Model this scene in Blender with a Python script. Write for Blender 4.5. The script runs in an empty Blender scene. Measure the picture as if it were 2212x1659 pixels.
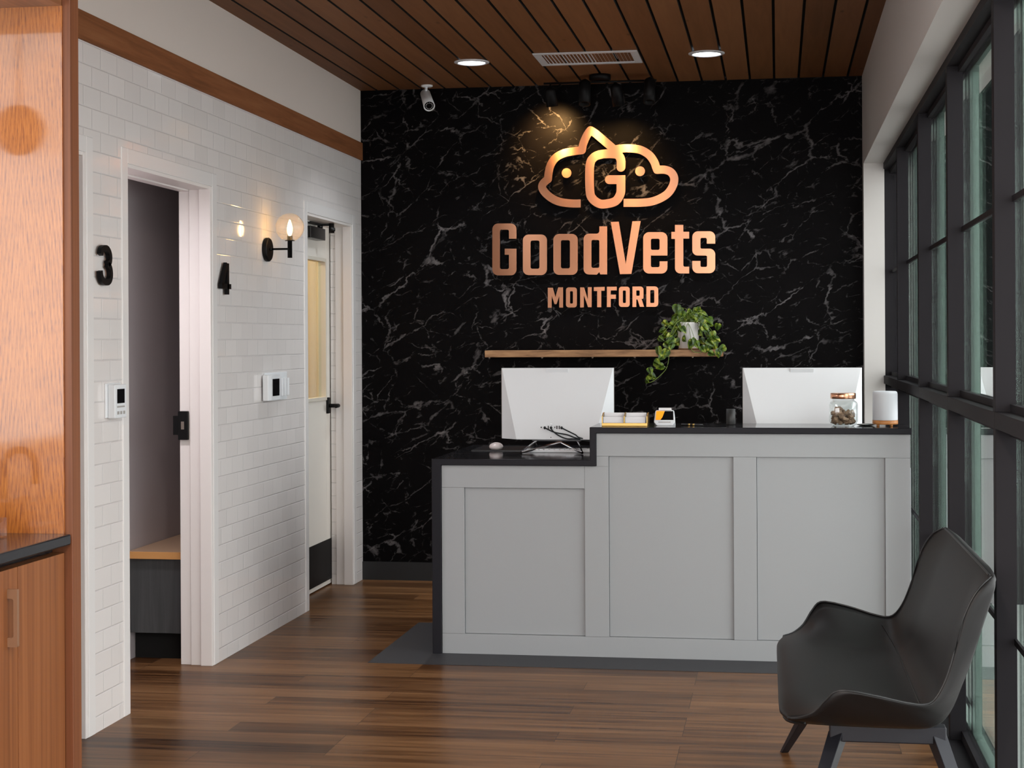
import bpy, bmesh, math, random
from mathutils import Vector, Matrix, Euler
random.seed(7)
S = bpy.context.scene
# ---------------------------------------------------------------- camera, world, light, exposure
cam_d = bpy.data.cameras.new('camera'); cam_o = bpy.data.objects.new('camera', cam_d)
S.collection.objects.link(cam_o); S.camera = cam_o
cam_d.sensor_width = 36.0; cam_d.lens = 57.938
cam_d.shift_y = -0.04142; cam_d.clip_start = 0.05
cam_o.matrix_world = (Matrix.Translation((0, 0, 1.44)) @ Matrix.Rotation(math.radians(9.1593), 4, 'Z')
                      @ Matrix.Rotation(math.pi/2, 4, 'X') @ Matrix.Rotation(-0.005, 4, 'Z'))
S.view_settings.view_transform = 'Standard'; S.view_settings.look = 'None'
S.view_settings.gamma = 1.0; S.view_settings.use_curve_mapping = False
S.view_settings.exposure = 0.0
S.cycles.use_denoising = True
S.cycles.max_bounces = 8; S.cycles.diffuse_bounces = 4; S.cycles.glossy_bounces = 5
S.cycles.transparent_max_bounces = 16; S.cycles.caustics_reflective = False; S.cycles.caustics_refractive = False
S.cycles.sample_clamp_indirect = 4.0; S.cycles.blur_glossy = 0.5
WORLD = (0.985, 0.975, 0.99, 4.5)
wd = bpy.data.worlds.new('overcast_sky'); S.world = wd; wd.use_nodes = True
wb = wd.node_tree.nodes['Background']; wb.inputs[0].default_value = (*WORLD[:3], 1); wb.inputs[1].default_value = WORLD[3]

def lamp(name, kind, loc, power, color, rot=(0, 0, 0), **kw):
    l = bpy.data.lights.new(name, kind); l.energy = power; l.color = color
    for k, v in kw.items(): setattr(l, k, v)
    o = bpy.data.objects.new(name, l); S.collection.objects.link(o)
    o.location = loc; o.rotation_euler = rot
    return o
# daylight enters through the window wall on the right and the glazed entrance behind the camera
lamp('entrance_daylight', 'AREA', (-0.95, -2.15, 1.5), 40, (0.97, 0.98, 1.0), (math.radians(90), 0, 0), shape='RECTANGLE', size=2.6, size_y=2.5)
lamp('bar_window_daylight', 'AREA', (-2.632, 3.25, 1.98), 9.0, (0.97, 0.98, 1.0), (0, math.radians(-90), 0), shape='RECTANGLE', size=1.84, size_y=1.9)
# unseen lobby downlights, added to light the room and the desk front
for lx, lw in ((-1.62, 20), (-0.36, 54)):
    for ly in (0.6, 2.6):
        lamp('added_lobby_downlight', 'AREA', (lx, ly, 2.955), lw, (1.0, 0.88, 0.78), shape='DISK', size=0.15)

# ---------------------------------------------------------------- mesh helpers
def attach(o, parent):
    o.parent = parent
    if parent.type == 'EMPTY': o.matrix_parent_inverse = Matrix.Translation(-Vector(parent.location))
class MB:
    def __init__(s): s.bm = bmesh.new()
    def box(s, x0, y0, z0, x1, y1, z1, m=None):
        v = [s.bm.verts.new((x, y, z)) for z in (z0, z1) for x, y in ((x0, y0), (x1, y0), (x1, y1), (x0, y1))]
        for f in ((3, 2, 1, 0), (4, 5, 6, 7), (0, 1, 5, 4), (1, 2, 6, 5), (2, 3, 7, 6), (3, 0, 4, 7)):
            s.bm.faces.new([v[i] for i in f])
        if m is not None:
            for q in v: q.co = m @ q.co
        return s
    def lathe(s, prof, c=(0, 0, 0), n=40, m=None, cap=True):
        rings = []
        for r, z in prof:
            rings.append([s.bm.verts.new((c[0]+r*math.cos(2*math.pi*i/n), c[1]+r*math.sin(2*math.pi*i/n), c[2]+z)) for i in range(n)])
        for a, b in zip(rings, rings[1:]):
            for i in range(n):
                f = s.bm.faces.new((a[i], a[(i+1) % n], b[(i+1) % n], b[i])); f.smooth = True
        if cap:
            s.bm.faces.new(list(reversed(rings[0]))); s.bm.faces.new(rings[-1])
        if m is not None:
            for r in rings:
                for q in r: q.co = m @ q.co
        return s
    def tube(s, pts, r, n=10, square=False, radii=None):
        pts = [Vector(p) for p in pts]; rings = []; up = Vector((0, 0, 1))
        for i, p in enumerate(pts):
            d = (pts[min(i+1, len(pts)-1)] - pts[max(i-1, 0)]).normalized()
            u = up if abs(d.dot(up)) < 0.95 else Vector((1, 0, 0))
            a = d.cross(u).normalized(); b = a.cross(d).normalized()
            rr = radii[i] if radii else r
            k = 4 if square else n
            ph = math.pi/4 if square else 0
            q = rr*math.sqrt(2) if square else rr
            rings.append([s.bm.verts.new(p + a*q*math.cos(2*math.pi*j/k+ph) + b*q*math.sin(2*math.pi*j/k+ph)) for j in range(k)])
        k = len(rings[0])
        for a, b in zip(rings, rings[1:]):
            for i in range(k):
                f = s.bm.faces.new((a[i], b[i], b[(i+1) % k], a[(i+1) % k])); f.smooth = not square
        s.bm.faces.new(list(rings[0])); s.bm.faces.new(list(reversed(rings[-1])))
        return s
    def prism(s, pts, axis, a0, a1):
        # polygon (2D points) extruded along an axis: 'x' -> (y,z), 'y' -> (x,z), 'z' -> (x,y)
        def P(u, v, w): return {'x': (w, u, v), 'y': (u, w, v), 'z': (u, v, w)}[axis]
        A = [s.bm.verts.new(P(u, v, a0)) for u, v in pts]; B = [s.bm.verts.new(P(u, v, a1)) for u, v in pts]
        n = len(pts); s.bm.faces.new(A); s.bm.faces.new(list(reversed(B)))
        for i in range(n): s.bm.faces.new((A[i], B[i], B[(i+1) % n], A[(i+1) % n]))
        return s
    def sphere(s, c, r, sc=(1, 1, 1), u=24, v=16):
        m = Matrix.Translation(c) @ Matrix.Diagonal((r*sc[0], r*sc[1], r*sc[2], 1))
        g = bmesh.ops.create_uvsphere(s.bm, u_segments=u, v_segments=v, radius=1, matrix=m)
        for q in g['verts']:
            for f in q.link_faces: f.smooth = True
        return s
    def obj(s, name, mat, parent=None, bevel=0, seg=2, subsurf=0, kind=None, fix=True):
        if fix: bmesh.ops.recalc_face_normals(s.bm, faces=s.bm.faces)
        me = bpy.data.meshes.new(name); s.bm.to_mesh(me); s.bm.free()
        o = bpy.data.objects.new(name, me); S.collection.objects.link(o)
        if mat: me.materials.append(mat)
        if parent:
            attach(o, parent)
        if subsurf:
            d = o.modifiers.new('subsurf', 'SUBSURF'); d.levels = subsurf; d.render_levels = subsurf
        if bevel:
            d = o.modifiers.new('bevel', 'BEVEL'); d.width = bevel; d.segments = seg; d.limit_method = 'ANGLE'; d.angle_limit = math.radians(40)
            d.harden_normals = False
        if kind: o['kind'] = kind
        return o
def box(name, a, b, mat, parent=None, bevel=0, kind=None):
    return MB().box(*a, *b).obj(name, mat, parent, bevel, kind=kind)
def thing(name, loc, label, cat, group=None, kind=None):
    o = bpy.data.objects.new(name, None); S.collection.objects.link(o); o.location = loc
    o.empty_display_size = 0.1
    return tag(o, label, cat, group, kind)
def tag(o, label, cat, group=None, kind=None):
    if label: o['label'] = label
    if cat: o['category'] = cat
    if group: o['group'] = group
    if kind: o['kind'] = kind
    return o
def holed(name, loops, y_front, depth, mat, parent, bevel=0.0):
    # flat cut-out shapes in the X-Z plane (outer loop first, then holes), extruded along Y
    cu = bpy.data.curves.new(name, 'CURVE'); cu.dimensions = '2D'; cu.fill_mode = 'BOTH'
    cu.extrude = depth/2; cu.bevel_depth = bevel; cu.bevel_resolution = 1
    for lp in loops:
        pts = rounded(lp); sp = cu.splines.new('POLY'); sp.points.add(len(pts)-1)
        for q, (x, z) in zip(sp.points, pts): q.co = (x, z, 0, 1)
        sp.use_cyclic_u = True
    t = bpy.data.objects.new(name, cu); S.collection.objects.link(t)
    dg = bpy.context.evaluated_depsgraph_get()
    me = bpy.data.meshes.new_from_object(t.evaluated_get(dg)); me.name = name
    bpy.data.objects.remove(t); bpy.data.curves.remove(cu)
    me.transform(Matrix.Translation((0, y_front+depth/2, 0)) @ Matrix.Rotation(math.pi/2, 4, 'X'))
    o = bpy.data.objects.new(name, me); S.collection.objects.link(o)
    me.materials.clear(); me.materials.append(mat)
    if parent: attach(o, parent)
    return o
def rounded(lp):
    out = []; n = len(lp)
    for i, p in enumerate(lp):
        r = p[2] if len(p) > 2 else 0
        P = Vector(p[:2]); A = Vector(lp[i-1][:2]); B = Vector(lp[(i+1) % n][:2])
        if r <= 0: out.append(tuple(P)); continue
        a = (A-P); b = (B-P); la, lb = a.length, b.length; a.normalize(); b.normalize()
        ang = math.acos(max(-1, min(1, a.dot(b))))
        if ang > math.pi-0.02: out.append(tuple(P)); continue
        t = min(r/math.tan(ang/2), la*0.49, lb*0.49); r2 = t*math.tan(ang/2)
        c = P + (a+b).normalized()*(r2/math.sin(ang/2))
        s0 = P+a*t; s1 = P+b*t
        a0 = math.atan2(*(s0-c).yx); a1 = math.atan2(*(s1-c).yx)
        d = (a1-a0+math.pi) % (2*math.pi) - math.pi
        for k in range(9): out.append((c.x+r2*math.cos(a0+d*k/8), c.y+r2*math.sin(a0+d*k/8)))
    return out
def catmull(pts, n=8, closed=False):
    pts = [Vector(p) for p in pts]; out = []
    m = len(pts)
    for i in range(m-1):
        p0 = pts[max(i-1, 0)]; p1 = pts[i]; p2 = pts[i+1]; p3 = pts[min(i+2, m-1)]
        for k in range(n):
            t = k/n
            out.append(0.5*((2*p1)+(p2-p0)*t+(2*p0-5*p1+4*p2-p3)*t*t+(3*p1-p0-3*p2+p3)*t**3))
    out.append(pts[-1]); return out

# ---------------------------------------------------------------- materials
def mat(name, col=(0.8, 0.8, 0.8), rough=0.5, metal=0.0, coat=0.0, emit=None, estr=0.0, spec=0.5, trans=0.0, ior=1.45):
    m = bpy.data.materials.new(name); m.use_nodes = True
    b = m.node_tree.nodes['Principled BSDF']
    b.inputs['Base Color'].default_value = (*col, 1); b.inputs['Roughness'].default_value = rough
    b.inputs['Metallic'].default_value = metal; b.inputs['Coat Weight'].default_value = coat
    b.inputs['Coat Roughness'].default_value = 0.05
    b.inputs['Specular IOR Level'].default_value = spec; b.inputs['Transmission Weight'].default_value = trans
    b.inputs['IOR'].default_value = ior
    if emit: b.inputs['Emission Color'].default_value = (*emit, 1); b.inputs['Emission Strength'].default_value = estr
    return m
class NT:
    def __init__(s, m): s.m = m; s.t = m.node_tree; s.b = s.t.nodes['Principled BSDF']
    def n(s, typ, **kw):
        o = s.t.nodes.new(typ)
        for k, v in kw.items():
            if k.startswith('i_'): 
                key = k[2:]; key = int(key) if key.isdigit() else key.replace('_', ' ')
                o.inputs[key].default_value = v
            else: setattr(o, k, v)
        return o
    def l(s, a, b): s.t.links.new(a, b)
    def math(s, op, a, b=None, c=None):
        o = s.n('ShaderNodeMath', operation=op)
        for i, v in enumerate((a, b, c)):
            if v is None: continue
            if isinstance(v, (int, float)): o.inputs[i].default_value = v
            else: s.l(v, o.inputs[i])
        return o.outputs[0]
    def pos(s): return s.n('ShaderNodeNewGeometry').outputs['Position']
    def xyz(s): 
        o = s.n('ShaderNodeSeparateXYZ'); s.l(s.pos(), o.inputs[0]); return o.outputs
    def comb(s, x, y, z):
        o = s.n('ShaderNodeCombineXYZ')
        for i, v in enumerate((x, y, z)):
            if isinstance(v, (int, float)): o.inputs[i].default_value = v
            else: s.l(v, o.inputs[i])
        return o.outputs[0]
    def ramp(s, fac, stops, interp='LINEAR'):
        o = s.n('ShaderNodeValToRGB'); s.l(fac, o.inputs[0]); cr = o.color_ramp; cr.interpolation = interp
        while len(cr.elements) < len(stops): cr.elements.new(0.5)
        for e, (p, c) in zip(cr.elements, stops):
            e.position = p; e.color = (*c, 1) if len(c) == 3 else c
        return o.outputs[0]
    def mix(s, fac, a, b, mode='MIX'):
        o = s.n('ShaderNodeMix', data_type='RGBA', blend_type=mode)
        for key, v in ((0, fac), (6, a), (7, b)):
            if isinstance(v, (int, float)): o.inputs[key].default_value = v
            elif isinstance(v, tuple): o.inputs[key].default_value = (*v, 1)
            else: s.l(v, o.inputs[key])
        return o.outputs[2]
    def noise(s, vec, scale, detail=4, rough=0.5, dist=0.0, out='Fac'):
        o = s.n('ShaderNodeTexNoise', i_Scale=scale, i_Detail=detail, i_Roughness=rough, i_Distortion=dist)
        s.l(vec, o.inputs['Vector']); return o.outputs[out]
    def bump(s, h, strength, dist=0.002):
        o = s.n('ShaderNodeBump', i_Strength=strength, i_Distance=dist); s.l(h, o.inputs['Height'])
        s.l(o.outputs[0], s.b.inputs['Normal']); return o
    def col(s, c): s.l(c, s.b.inputs['Base Color'])

def wood(name, dark, mid, light, axis='z', rough=0.4, grain=60, coat=0.0, along=2.0):
    m = mat(name, mid, rough, coat=coat); t = NT(m); x, y, z = t.xyz()
    sc = {'x': (along, grain, grain), 'y': (grain, along, grain), 'z': (grain, grain, along)}[axis]
    v = t.comb(t.math('MULTIPLY', x, sc[0]), t.math('MULTIPLY', y, sc[1]), t.math('MULTIPLY', z, sc[2]))
    n1 = t.noise(v, 1.0, 6, 0.6, 0.4); 
    v2 = t.comb(t.math('MULTIPLY', x, sc[0]/6), t.math('MULTIPLY', y, sc[1]/6), t.math('MULTIPLY', z, sc[2]/6))
    n2 = t.noise(v2, 1.0, 3, 0.5)
    f = t.math('ADD', t.math('MULTIPLY', n1, 0.7), t.math('MULTIPLY', n2, 0.3))
    t.col(t.ramp(f, [(0.3, dark), (0.5, mid), (0.7, light)]))
    t.bump(n1, 0.12, 0.001)
    return m

def oak_panel():
    m = mat('varnished_oak_panel', (0.5, 0.2, 0.06), 0.45, spec=0.4); t = NT(m); x, y, z = t.xyz()
    t.b.inputs['Coat Weight'].default_value = 1.0; t.b.inputs['Coat IOR'].default_value = 1.52; t.b.inputs['Coat Roughness'].default_value = 0.06
    # growth rings cut as a tall cathedral: distance to a slanted trunk axis
    xc = t.math('ADD', x, 2.075)
    wob = t.noise(t.comb(t.math('MULTIPLY', x, 3.0), 0.0, t.math('MULTIPLY', z, 1.4)), 1.0, 3, 0.5)
    zz = t.math('MULTIPLY', t.math('MAXIMUM', t.math('SUBTRACT', 2.31, z), -0.2), 0.10)
    d = t.math('SUBTRACT', t.math('ADD', t.math('ABSOLUTE', xc), t.math('MULTIPLY', wob, 0.05)), zz)
    ring = t.math('SINE', t.math('MULTIPLY', d, 560.0))
    fib = t.noise(t.comb(t.math('MULTIPLY', x, 420.0), 0.0, t.math('MULTIPLY', z, 16.0)), 1.0, 3, 0.6)
    pore = t.noise(t.comb(t.math('MULTIPLY', x, 900.0), 0.0, t.math('MULTIPLY', z, 45.0)), 1.0, 2, 0.5)
    pm = t.math('MULTIPLY', t.ramp(pore, [(0.34, (1, 1, 1)), (0.46, (0, 0, 0))]), t.ramp(ring, [(0.0, (1, 1, 1)), (0.9, (0.15, 0.15, 0.15))]))
    f = t.math('ADD', t.math('ADD', t.math('MULTIPLY', ring, 0.055), fib), t.math('MULTIPLY', t.noise(t.pos(), 6.0, 2, 0.5), 0.2))
    cc = t.ramp(f, [(0.42, (0.155, 0.034, 0.004)), (0.56, (0.275, 0.082, 0.009)), (0.70, (0.335, 0.108, 0.014)), (0.9, (0.375, 0.130, 0.022))])
    t.col(t.mix(t.math('MULTIPLY', pm, 0.75), cc, (0.12, 0.03, 0.006)))
    t.l(t.bump(fib, 0.10, 0.0006).outputs[0], t.b.inputs['Coat Normal'])
    return m

def tile_mat():
    m = mat('white_glazed_subway_tile', (0.62, 0.61, 0.60), 0.06, coat=0.0, spec=0.55); t = NT(m); x, y, z = t.xyz()
    v = t.comb(t.math('SUBTRACT', y, 5.684), t.math('SUBTRACT', z, 0.0585), 0.0)
    br = t.n('ShaderNodeTexBrick', offset=0.5, offset_frequency=2, squash=1.0)
    for k, q in (('Scale', 1.0), ('Mortar Size', 0.0016), ('Mortar Smooth', 0.35), ('Bias', 0.0), ('Brick Width', 0.156), ('Row Height', 0.0776)):
        br.inputs[k].default_value = q
    br.inputs['Color1'].default_value = (0.80, 0.765, 0.75, 1); br.inputs['Color2'].default_value = (0.755, 0.72, 0.705, 1)
    br.inputs['Mortar'].default_value = (0.60, 0.58, 0.58, 1)
    t.l(v, br.inputs['Vector']); t.col(br.outputs['Color'])
    br2 = t.n('ShaderNodeTexBrick', offset=0.5, offset_frequency=2, squash=1.0)
    for k, q in (('Scale', 1.0), ('Mortar Size', 0.0042), ('Mortar Smooth', 1.0), ('Bias', 0.0), ('Brick Width', 0.156), ('Row Height', 0.0776)):
        br2.inputs[k].default_value = q
    br2.inputs['Color1'].default_value = (0, 0, 0, 1); br2.inputs['Color2'].default_value = (1, 1, 1, 1)
    t.l(v, br2.inputs['Vector'])
    wav = t.noise(t.pos(), 7.0, 1, 0.4)
    # every tile leans a hair its own way
    h = t.math('ADD', t.math('MULTIPLY', br2.outputs['Fac'], -1.0), t.math('MULTIPLY', wav, 0.55))
    t.bump(h, 0.9, 0.0016)
    t.l(t.math('ADD', t.math('MULTIPLY', br.outputs['Fac'], 0.5), 0.07), t.b.inputs['Roughness'])
    return m

def marble_mat():
    m = mat('black_veined_marble', (0.01, 0.01, 0.011), 0.45, spec=0.035); t = NT(m); x, y, z = t.xyz()
    P = t.comb(x, 0.0, z)
    def vein(scale, width, seed, ax, az, stretch, warp, lo=0.46, hi=0.62):
        u = t.math('ADD', t.math('MULTIPLY', x, ax), t.math('MULTIPLY', z, az)); w_ = t.math('SUBTRACT', t.math('MULTIPLY', z, ax), t.math('MULTIPLY', x, az))
        base = t.comb(u, seed, t.math('MULTIPLY', w_, stretch))
        nn = t.n('ShaderNodeTexNoise', i_Scale=1.7, i_Detail=6.0, i_Roughness=0.62); t.l(base, nn.inputs['Vector'])
        off = t.n('ShaderNodeVectorMath', operation='MULTIPLY_ADD'); t.l(nn.outputs['Color'], off.inputs[0])
        off.inputs[1].default_value = (warp, 0, warp); t.l(base, off.inputs[2])
        vo = t.n('ShaderNodeTexVoronoi', feature='DISTANCE_TO_EDGE', i_Scale=scale); t.l(off.outputs[0], vo.inputs['Vector'])
        bk = t.noise(base, scale*1.7, 4, 0.65); brk = t.ramp(bk, [(lo, (0, 0, 0)), (hi, (1, 1, 1))])
        w = t.math('ADD', t.math('MULTIPLY', brk, width), 0.002)
        e = t.math('SUBTRACT', 1.0, t.math('MINIMUM', t.math('DIVIDE', vo.outputs['Distance'], w), 1.0))
        return t.math('MULTIPLY', t.math('POWER', e, 0.8), brk)
    v1 = vein(1.9, 0.020, 3.1, 0.87, 0.50, 1.7, 0.60, 0.45, 0.58)
    v2 = vein(3.1, 0.030, 9.7, 0.80, 0.60, 1.9, 0.45, 0.49, 0.62)
    v3 = vein(3.8, 0.028, 21.3, 0.85, -0.53, 1.6, 0.50, 0.51, 0.64)
    v5 = vein(7.0, 0.060, 33.0, 0.92, 0.35, 2.4, 0.35, 0.53, 0.66)
    soft = t.noise(P, 5.0, 5, 0.65)
    tot = t.math('ADD', t.math('MULTIPLY', v1, 1.0), t.math('MULTIPLY', v2, 0.75))
    tot = t.math('ADD', tot, t.math('MULTIPLY', v3, 0.6)); tot = t.math('ADD', tot, t.math('MULTIPLY', v5, 0.45))
    tot = t.math('MINIMUM', t.math('MULTIPLY', tot, t.ramp(soft, [(0.32, (0.25, 0.25, 0.25)), (0.62, (1, 1, 1))])), 1.0)
    dk = t.mix(soft, (0.0012, 0.0010, 0.0012), (0.0050, 0.0042, 0.0044))
    t.col(t.mix(tot, dk, (0.145, 0.134, 0.136)))
    return m

def floor_mat():
    m = mat('oak_vinyl_plank_floor', (0.2, 0.1, 0.05), 0.32, spec=0.10); t = NT(m); x, y, z = t.xyz()
    v = t.comb(t.math('ADD', x, 0.35), t.math('SUBTRACT', y, 0.02), 0.0)
    br = t.n('ShaderNodeTexBrick', offset=0.37, offset_frequency=3, squash=1.0)
    for k, q in (('Scale', 1.0), ('Mortar Size', 0.0012), ('Mortar Smooth', 0.1), ('Bias', 0.0), ('Brick Width', 1.22), ('Row Height', 0.15)):
        br.inputs[k].default_value = q
    br.inputs['Color1'].default_value = (0, 0, 0, 1); br.inputs['Color2'].default_value = (1, 1, 1, 1); br.inputs['Mortar'].default_value = (0.5, 0.5, 0.5, 1)
    t.l(v, br.inputs['Vector'])
    row = t.math('FLOOR', t.math('DIVIDE', t.math('SUBTRACT', y, 0.02), 0.15))
    g = t.comb(t.math('ADD', t.math('MULTIPLY', x, 1.3), t.math('MULTIPLY', row, 7.3)), t.math('MULTIPLY', y, 26.0), t.math('MULTIPLY', br.outputs['Color'], 9.0))
    n1 = t.noise(g, 1.0, 5, 0.6, 0.6)
    g2 = t.comb(t.math('ADD', t.math('MULTIPLY', x, 3.0), t.math('MULTIPLY', row, 3.7)), t.math('MULTIPLY', y, 110.0), 0.0)
    n2 = t.noise(g2, 1.0, 3, 0.6)
    f = t.math('ADD', t.math('ADD', t.math('MULTIPLY', n1, 0.62), t.math('MULTIPLY', n2, 0.22)), t.math('MULTIPLY', br.outputs['Color'], 0.16))
    c = t.ramp(f, [(0.34, (0.036, 0.0135, 0.005)), (0.46, (0.104, 0.047, 0.0185)), (0.57, (0.172, 0.083, 0.035)), (0.74, (0.250, 0.134, 0.062))])
    t.col(t.mix(br.outputs['Fac'], c, (0.045, 0.022, 0.012)))
    t.bump(t.math('ADD', t.math('MULTIPLY', n2, 0.3), t.math('MULTIPLY', br.outputs['Fac'], -1.0)), 0.18, 0.001)
    t.l(t.math('ADD', t.math('MULTIPLY', n1, 0.12), 0.24), t.b.inputs['Roughness'])
    return m

def ceiling_mat():
    m = mat('stained_cedar_ceiling_plank', (0.1, 0.05, 0.02), 0.55, spec=0.15); t = NT(m); x, y, z = t.xyz()
    idx = t.math('FLOOR', t.math('DIVIDE', t.math('ADD', x, 2.398), 0.14))
    wn = t.n('ShaderNodeTexWhiteNoise', noise_dimensions='1D'); t.l(idx, wn.inputs['W'])
    g = t.comb(t.math('MULTIPLY', x, 28.0), t.math('ADD', t.math('MULTIPLY', y, 1.6), t.math('MULTIPLY', idx, 5.1)), 0.0)
    n1 = t.noise(g, 1.0, 5, 0.6, 0.8)
    f = t.math('ADD', t.math('MULTIPLY', n1, 0.6), t.math('MULTIPLY', wn.outputs['Value'], 0.4))
    c = t.ramp(f, [(0.2, (0.125, 0.050, 0.020)), (0.5, (0.175, 0.073, 0.030)), (0.8, (0.225, 0.098, 0.042))])
    vo = t.n('ShaderNodeTexVoronoi', i_Scale=1.0); t.l(t.comb(t.math('MULTIPLY', x, 7.0), t.math('MULTIPLY', y, 2.5), 0.0), vo.inputs['Vector'])
    kn = t.ramp(vo.outputs['Distance'], [(0.035, (1, 1, 1)), (0.09, (0, 0, 0))])
    t.col(t.mix(t.math('MULTIPLY', kn, 0.6), c, (0.04, 0.018, 0.008)))
    return m

def pane_mat(tint, refl_gain=1.0, edge=None):
    # a pane: transmits straight through, mirrors by the angle it is seen at
    m = bpy.data.materials.new('window_glass'); m.use_nodes = True; nt = m.node_tree; nt.nodes.clear()
    out = nt.nodes.new('ShaderNodeOutputMaterial'); mx = nt.nodes.new('ShaderNodeMixShader')
    tr = nt.nodes.new('ShaderNodeBsdfTransparent'); gl = nt.nodes.new('ShaderNodeBsdfGlossy')
    tr.inputs[0].default_value = (*tint, 1); gl.inputs[0].default_value = (1, 1, 1, 1); gl.inputs['Roughness'].default_value = 0.0
    ge = nt.nodes.new('ShaderNodeNewGeometry'); dt = nt.nodes.new('ShaderNodeVectorMath'); dt.operation = 'DOT_PRODUCT'
    nt.links.new(ge.outputs['Incoming'], dt.inputs[0]); nt.links.new(ge.outputs['Normal'], dt.inputs[1])
    def mth(op, a, b):
        o = nt.nodes.new('ShaderNodeMath'); o.operation = op
        for i, v in enumerate((a, b)):
            if v is None: continue
            if isinstance(v, (int, float)): o.inputs[i].default_value = v
            else: nt.links.new(v, o.inputs[i])
        return o.outputs[0]
    c = mth('ABSOLUTE', dt.outputs['Value'], None)
    r = mth('ADD', mth('MULTIPLY', mth('POWER', mth('SUBTRACT', 1.0, c), 5.0), 0.96), 0.04)
    mc = nt.nodes.new('ShaderNodeMix'); mc.data_type = 'RGBA'; mc.inputs[6].default_value = (*[q**2.6*0.92 for q in edge], 1) if edge else (*tint, 1); mc.inputs[7].default_value = (*tint, 1)
    nt.links.new(mth('MINIMUM', mth('MULTIPLY', c, 2.2), 1.0), mc.inputs[0]); nt.links.new(mc.outputs[2], tr.inputs[0])
    nt.links.new(mth('MINIMUM', mth('MULTIPLY', r, refl_gain), 1.0), mx.inputs[0])
    nt.links.new(tr.outputs[0], mx.inputs[1]); nt.links.new(gl.outputs[0], mx.inputs[2]); nt.links.new(mx.outputs[0], out.inputs[0])
    return m

M = {}
M['tile'] = tile_mat(); M['marble'] = marble_mat(); M['floor'] = floor_mat(); M['ceil'] = ceiling_mat()
M['trimtile'] = mat('white_glazed_edge_trim', (0.80, 0.78, 0.77), 0.12)
M['paint'] = mat('warm_white_wall_paint', (0.70, 0.63, 0.58), 0.8)
M['white'] = mat('white_painted_frame', (0.78, 0.74, 0.72), 0.4)
M['beam'] = mat('off_white_beam_plaster', (0.54, 0.515, 0.495), 0.45)
M['woodtrim'] = wood('stained_wood_band', (0.150, 0.056, 0.022), (0.24, 0.092, 0.038), (0.30, 0.125, 0.055), 'y', 0.6, 40)
M['woodtrim'].node_tree.nodes['Principled BSDF'].inputs['Specular IOR Level'].default_value = 0.15
M['black'] = mat('black_gap', (0.004, 0.004, 0.004), 0.9)
M['basebd'] = mat('black_rubber_base', (0.008, 0.008, 0.009), 0.55)
M['deskgrey'] = mat('grey_painted_desk_panel', (0.335, 0.35, 0.362), 0.5)
t = NT(M['deskgrey']); t.bump(t.noise(t.pos(), 160, 2, 0.5), 0.05, 0.001)
M['quartz'] = mat('black_quartz_top', (0.012, 0.012, 0.014), 0.10, spec=0.6)
t = NT(M['quartz']); t.col(t.ramp(t.noise(t.pos(), 420, 2, 0.5), [(0.4, (0.010, 0.010, 0.012)), (0.75, (0.030, 0.030, 0.034))]))
M['quartz_edge'] = mat('honed_quartz_edge', (0.014, 0.0135, 0.017), 0.42, spec=0.15)
M['floortile'] = mat('charcoal_floor_tile', (0.030, 0.030, 0.034), 0.55)
M['bronze'] = mat('dark_bronze_aluminium', (0.013, 0.0115, 0.0135), 0.6, spec=0.12)
M['caps'] = mat('pale_outer_aluminium', (0.66, 0.74, 0.70), 0.5)  # pale grey-green, lighter than the inner frame
M['glass'] = pane_mat((0.96, 0.98, 0.97), 1.22, edge=(0.90, 0.975, 0.945))
M['blackmetal'] = mat('matt_black_metal', (0.004, 0.0038, 0.0042), 0.5, spec=0.2)
M['blacksatin'] = mat('satin_black', (0.008, 0.008, 0.009), 0.3)
def copper():
    m = mat('brushed_copper', (0.54, 0.255, 0.145), 0.31, metal=1.0); t = NT(m); x, y, z = t.xyz()
    n = t.noise(t.comb(t.math('MULTIPLY', x, 8.0), 0.0, t.math('MULTIPLY', z, 600.0)), 1.0, 3, 0.6)
    t.bump(n, 0.12, 0.0006)
    t.b.inputs['Anisotropic'].default_value = 0.9
    t.l(t.comb(0.0, 0.0, 1.0), t.b.inputs['Tangent'])
    return m
M['copper'] = copper()
M['chrome'] = mat('polished_chrome', (0.75, 0.75, 0.78), 0.08, metal=1.0)
M['steel'] = mat('brushed_nickel', (0.50, 0.44, 0.38), 0.28, metal=1.0)
M['handle'] = mat('champagne_bronze', (0.24, 0.13, 0.075), 0.35, metal=0.2)
M['brass'] = mat('polished_brass', (0.48, 0.31, 0.10), 0.36, metal=1.0)
M['plastic'] = mat('white_plastic', (0.78, 0.805, 0.83), 0.32)
M['plasticgrey'] = mat('light_grey_plastic', (0.40, 0.38, 0.36), 0.4)
M['screen'] = mat('dark_screen', (0.005, 0.005, 0.006), 0.1)
M['cable'] = mat('black_cable', (0.005, 0.007, 0.009), 0.5)
M['paper'] = mat('white_card', (0.80, 0.79, 0.80), 0.7)
M['ceramic'] = mat('white_ceramic', (0.74, 0.73, 0.72), 0.2)
M['ceramicgrey'] = mat('grey_glazed_ceramic', (0.42, 0.38, 0.35), 0.3)
M['clear'] = pane_mat((0.90, 0.86, 0.85), 1.0); M['clear'].name = 'clear_acrylic'
M['jarglass'] = pane_mat((0.97, 0.985, 0.98), 1.3); M['jarglass'].name = 'jar_glass'
M['globe'] = pane_mat((0.99, 0.96, 0.92), 1.1); M['globe'].name = 'clear_globe_glass'
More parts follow.
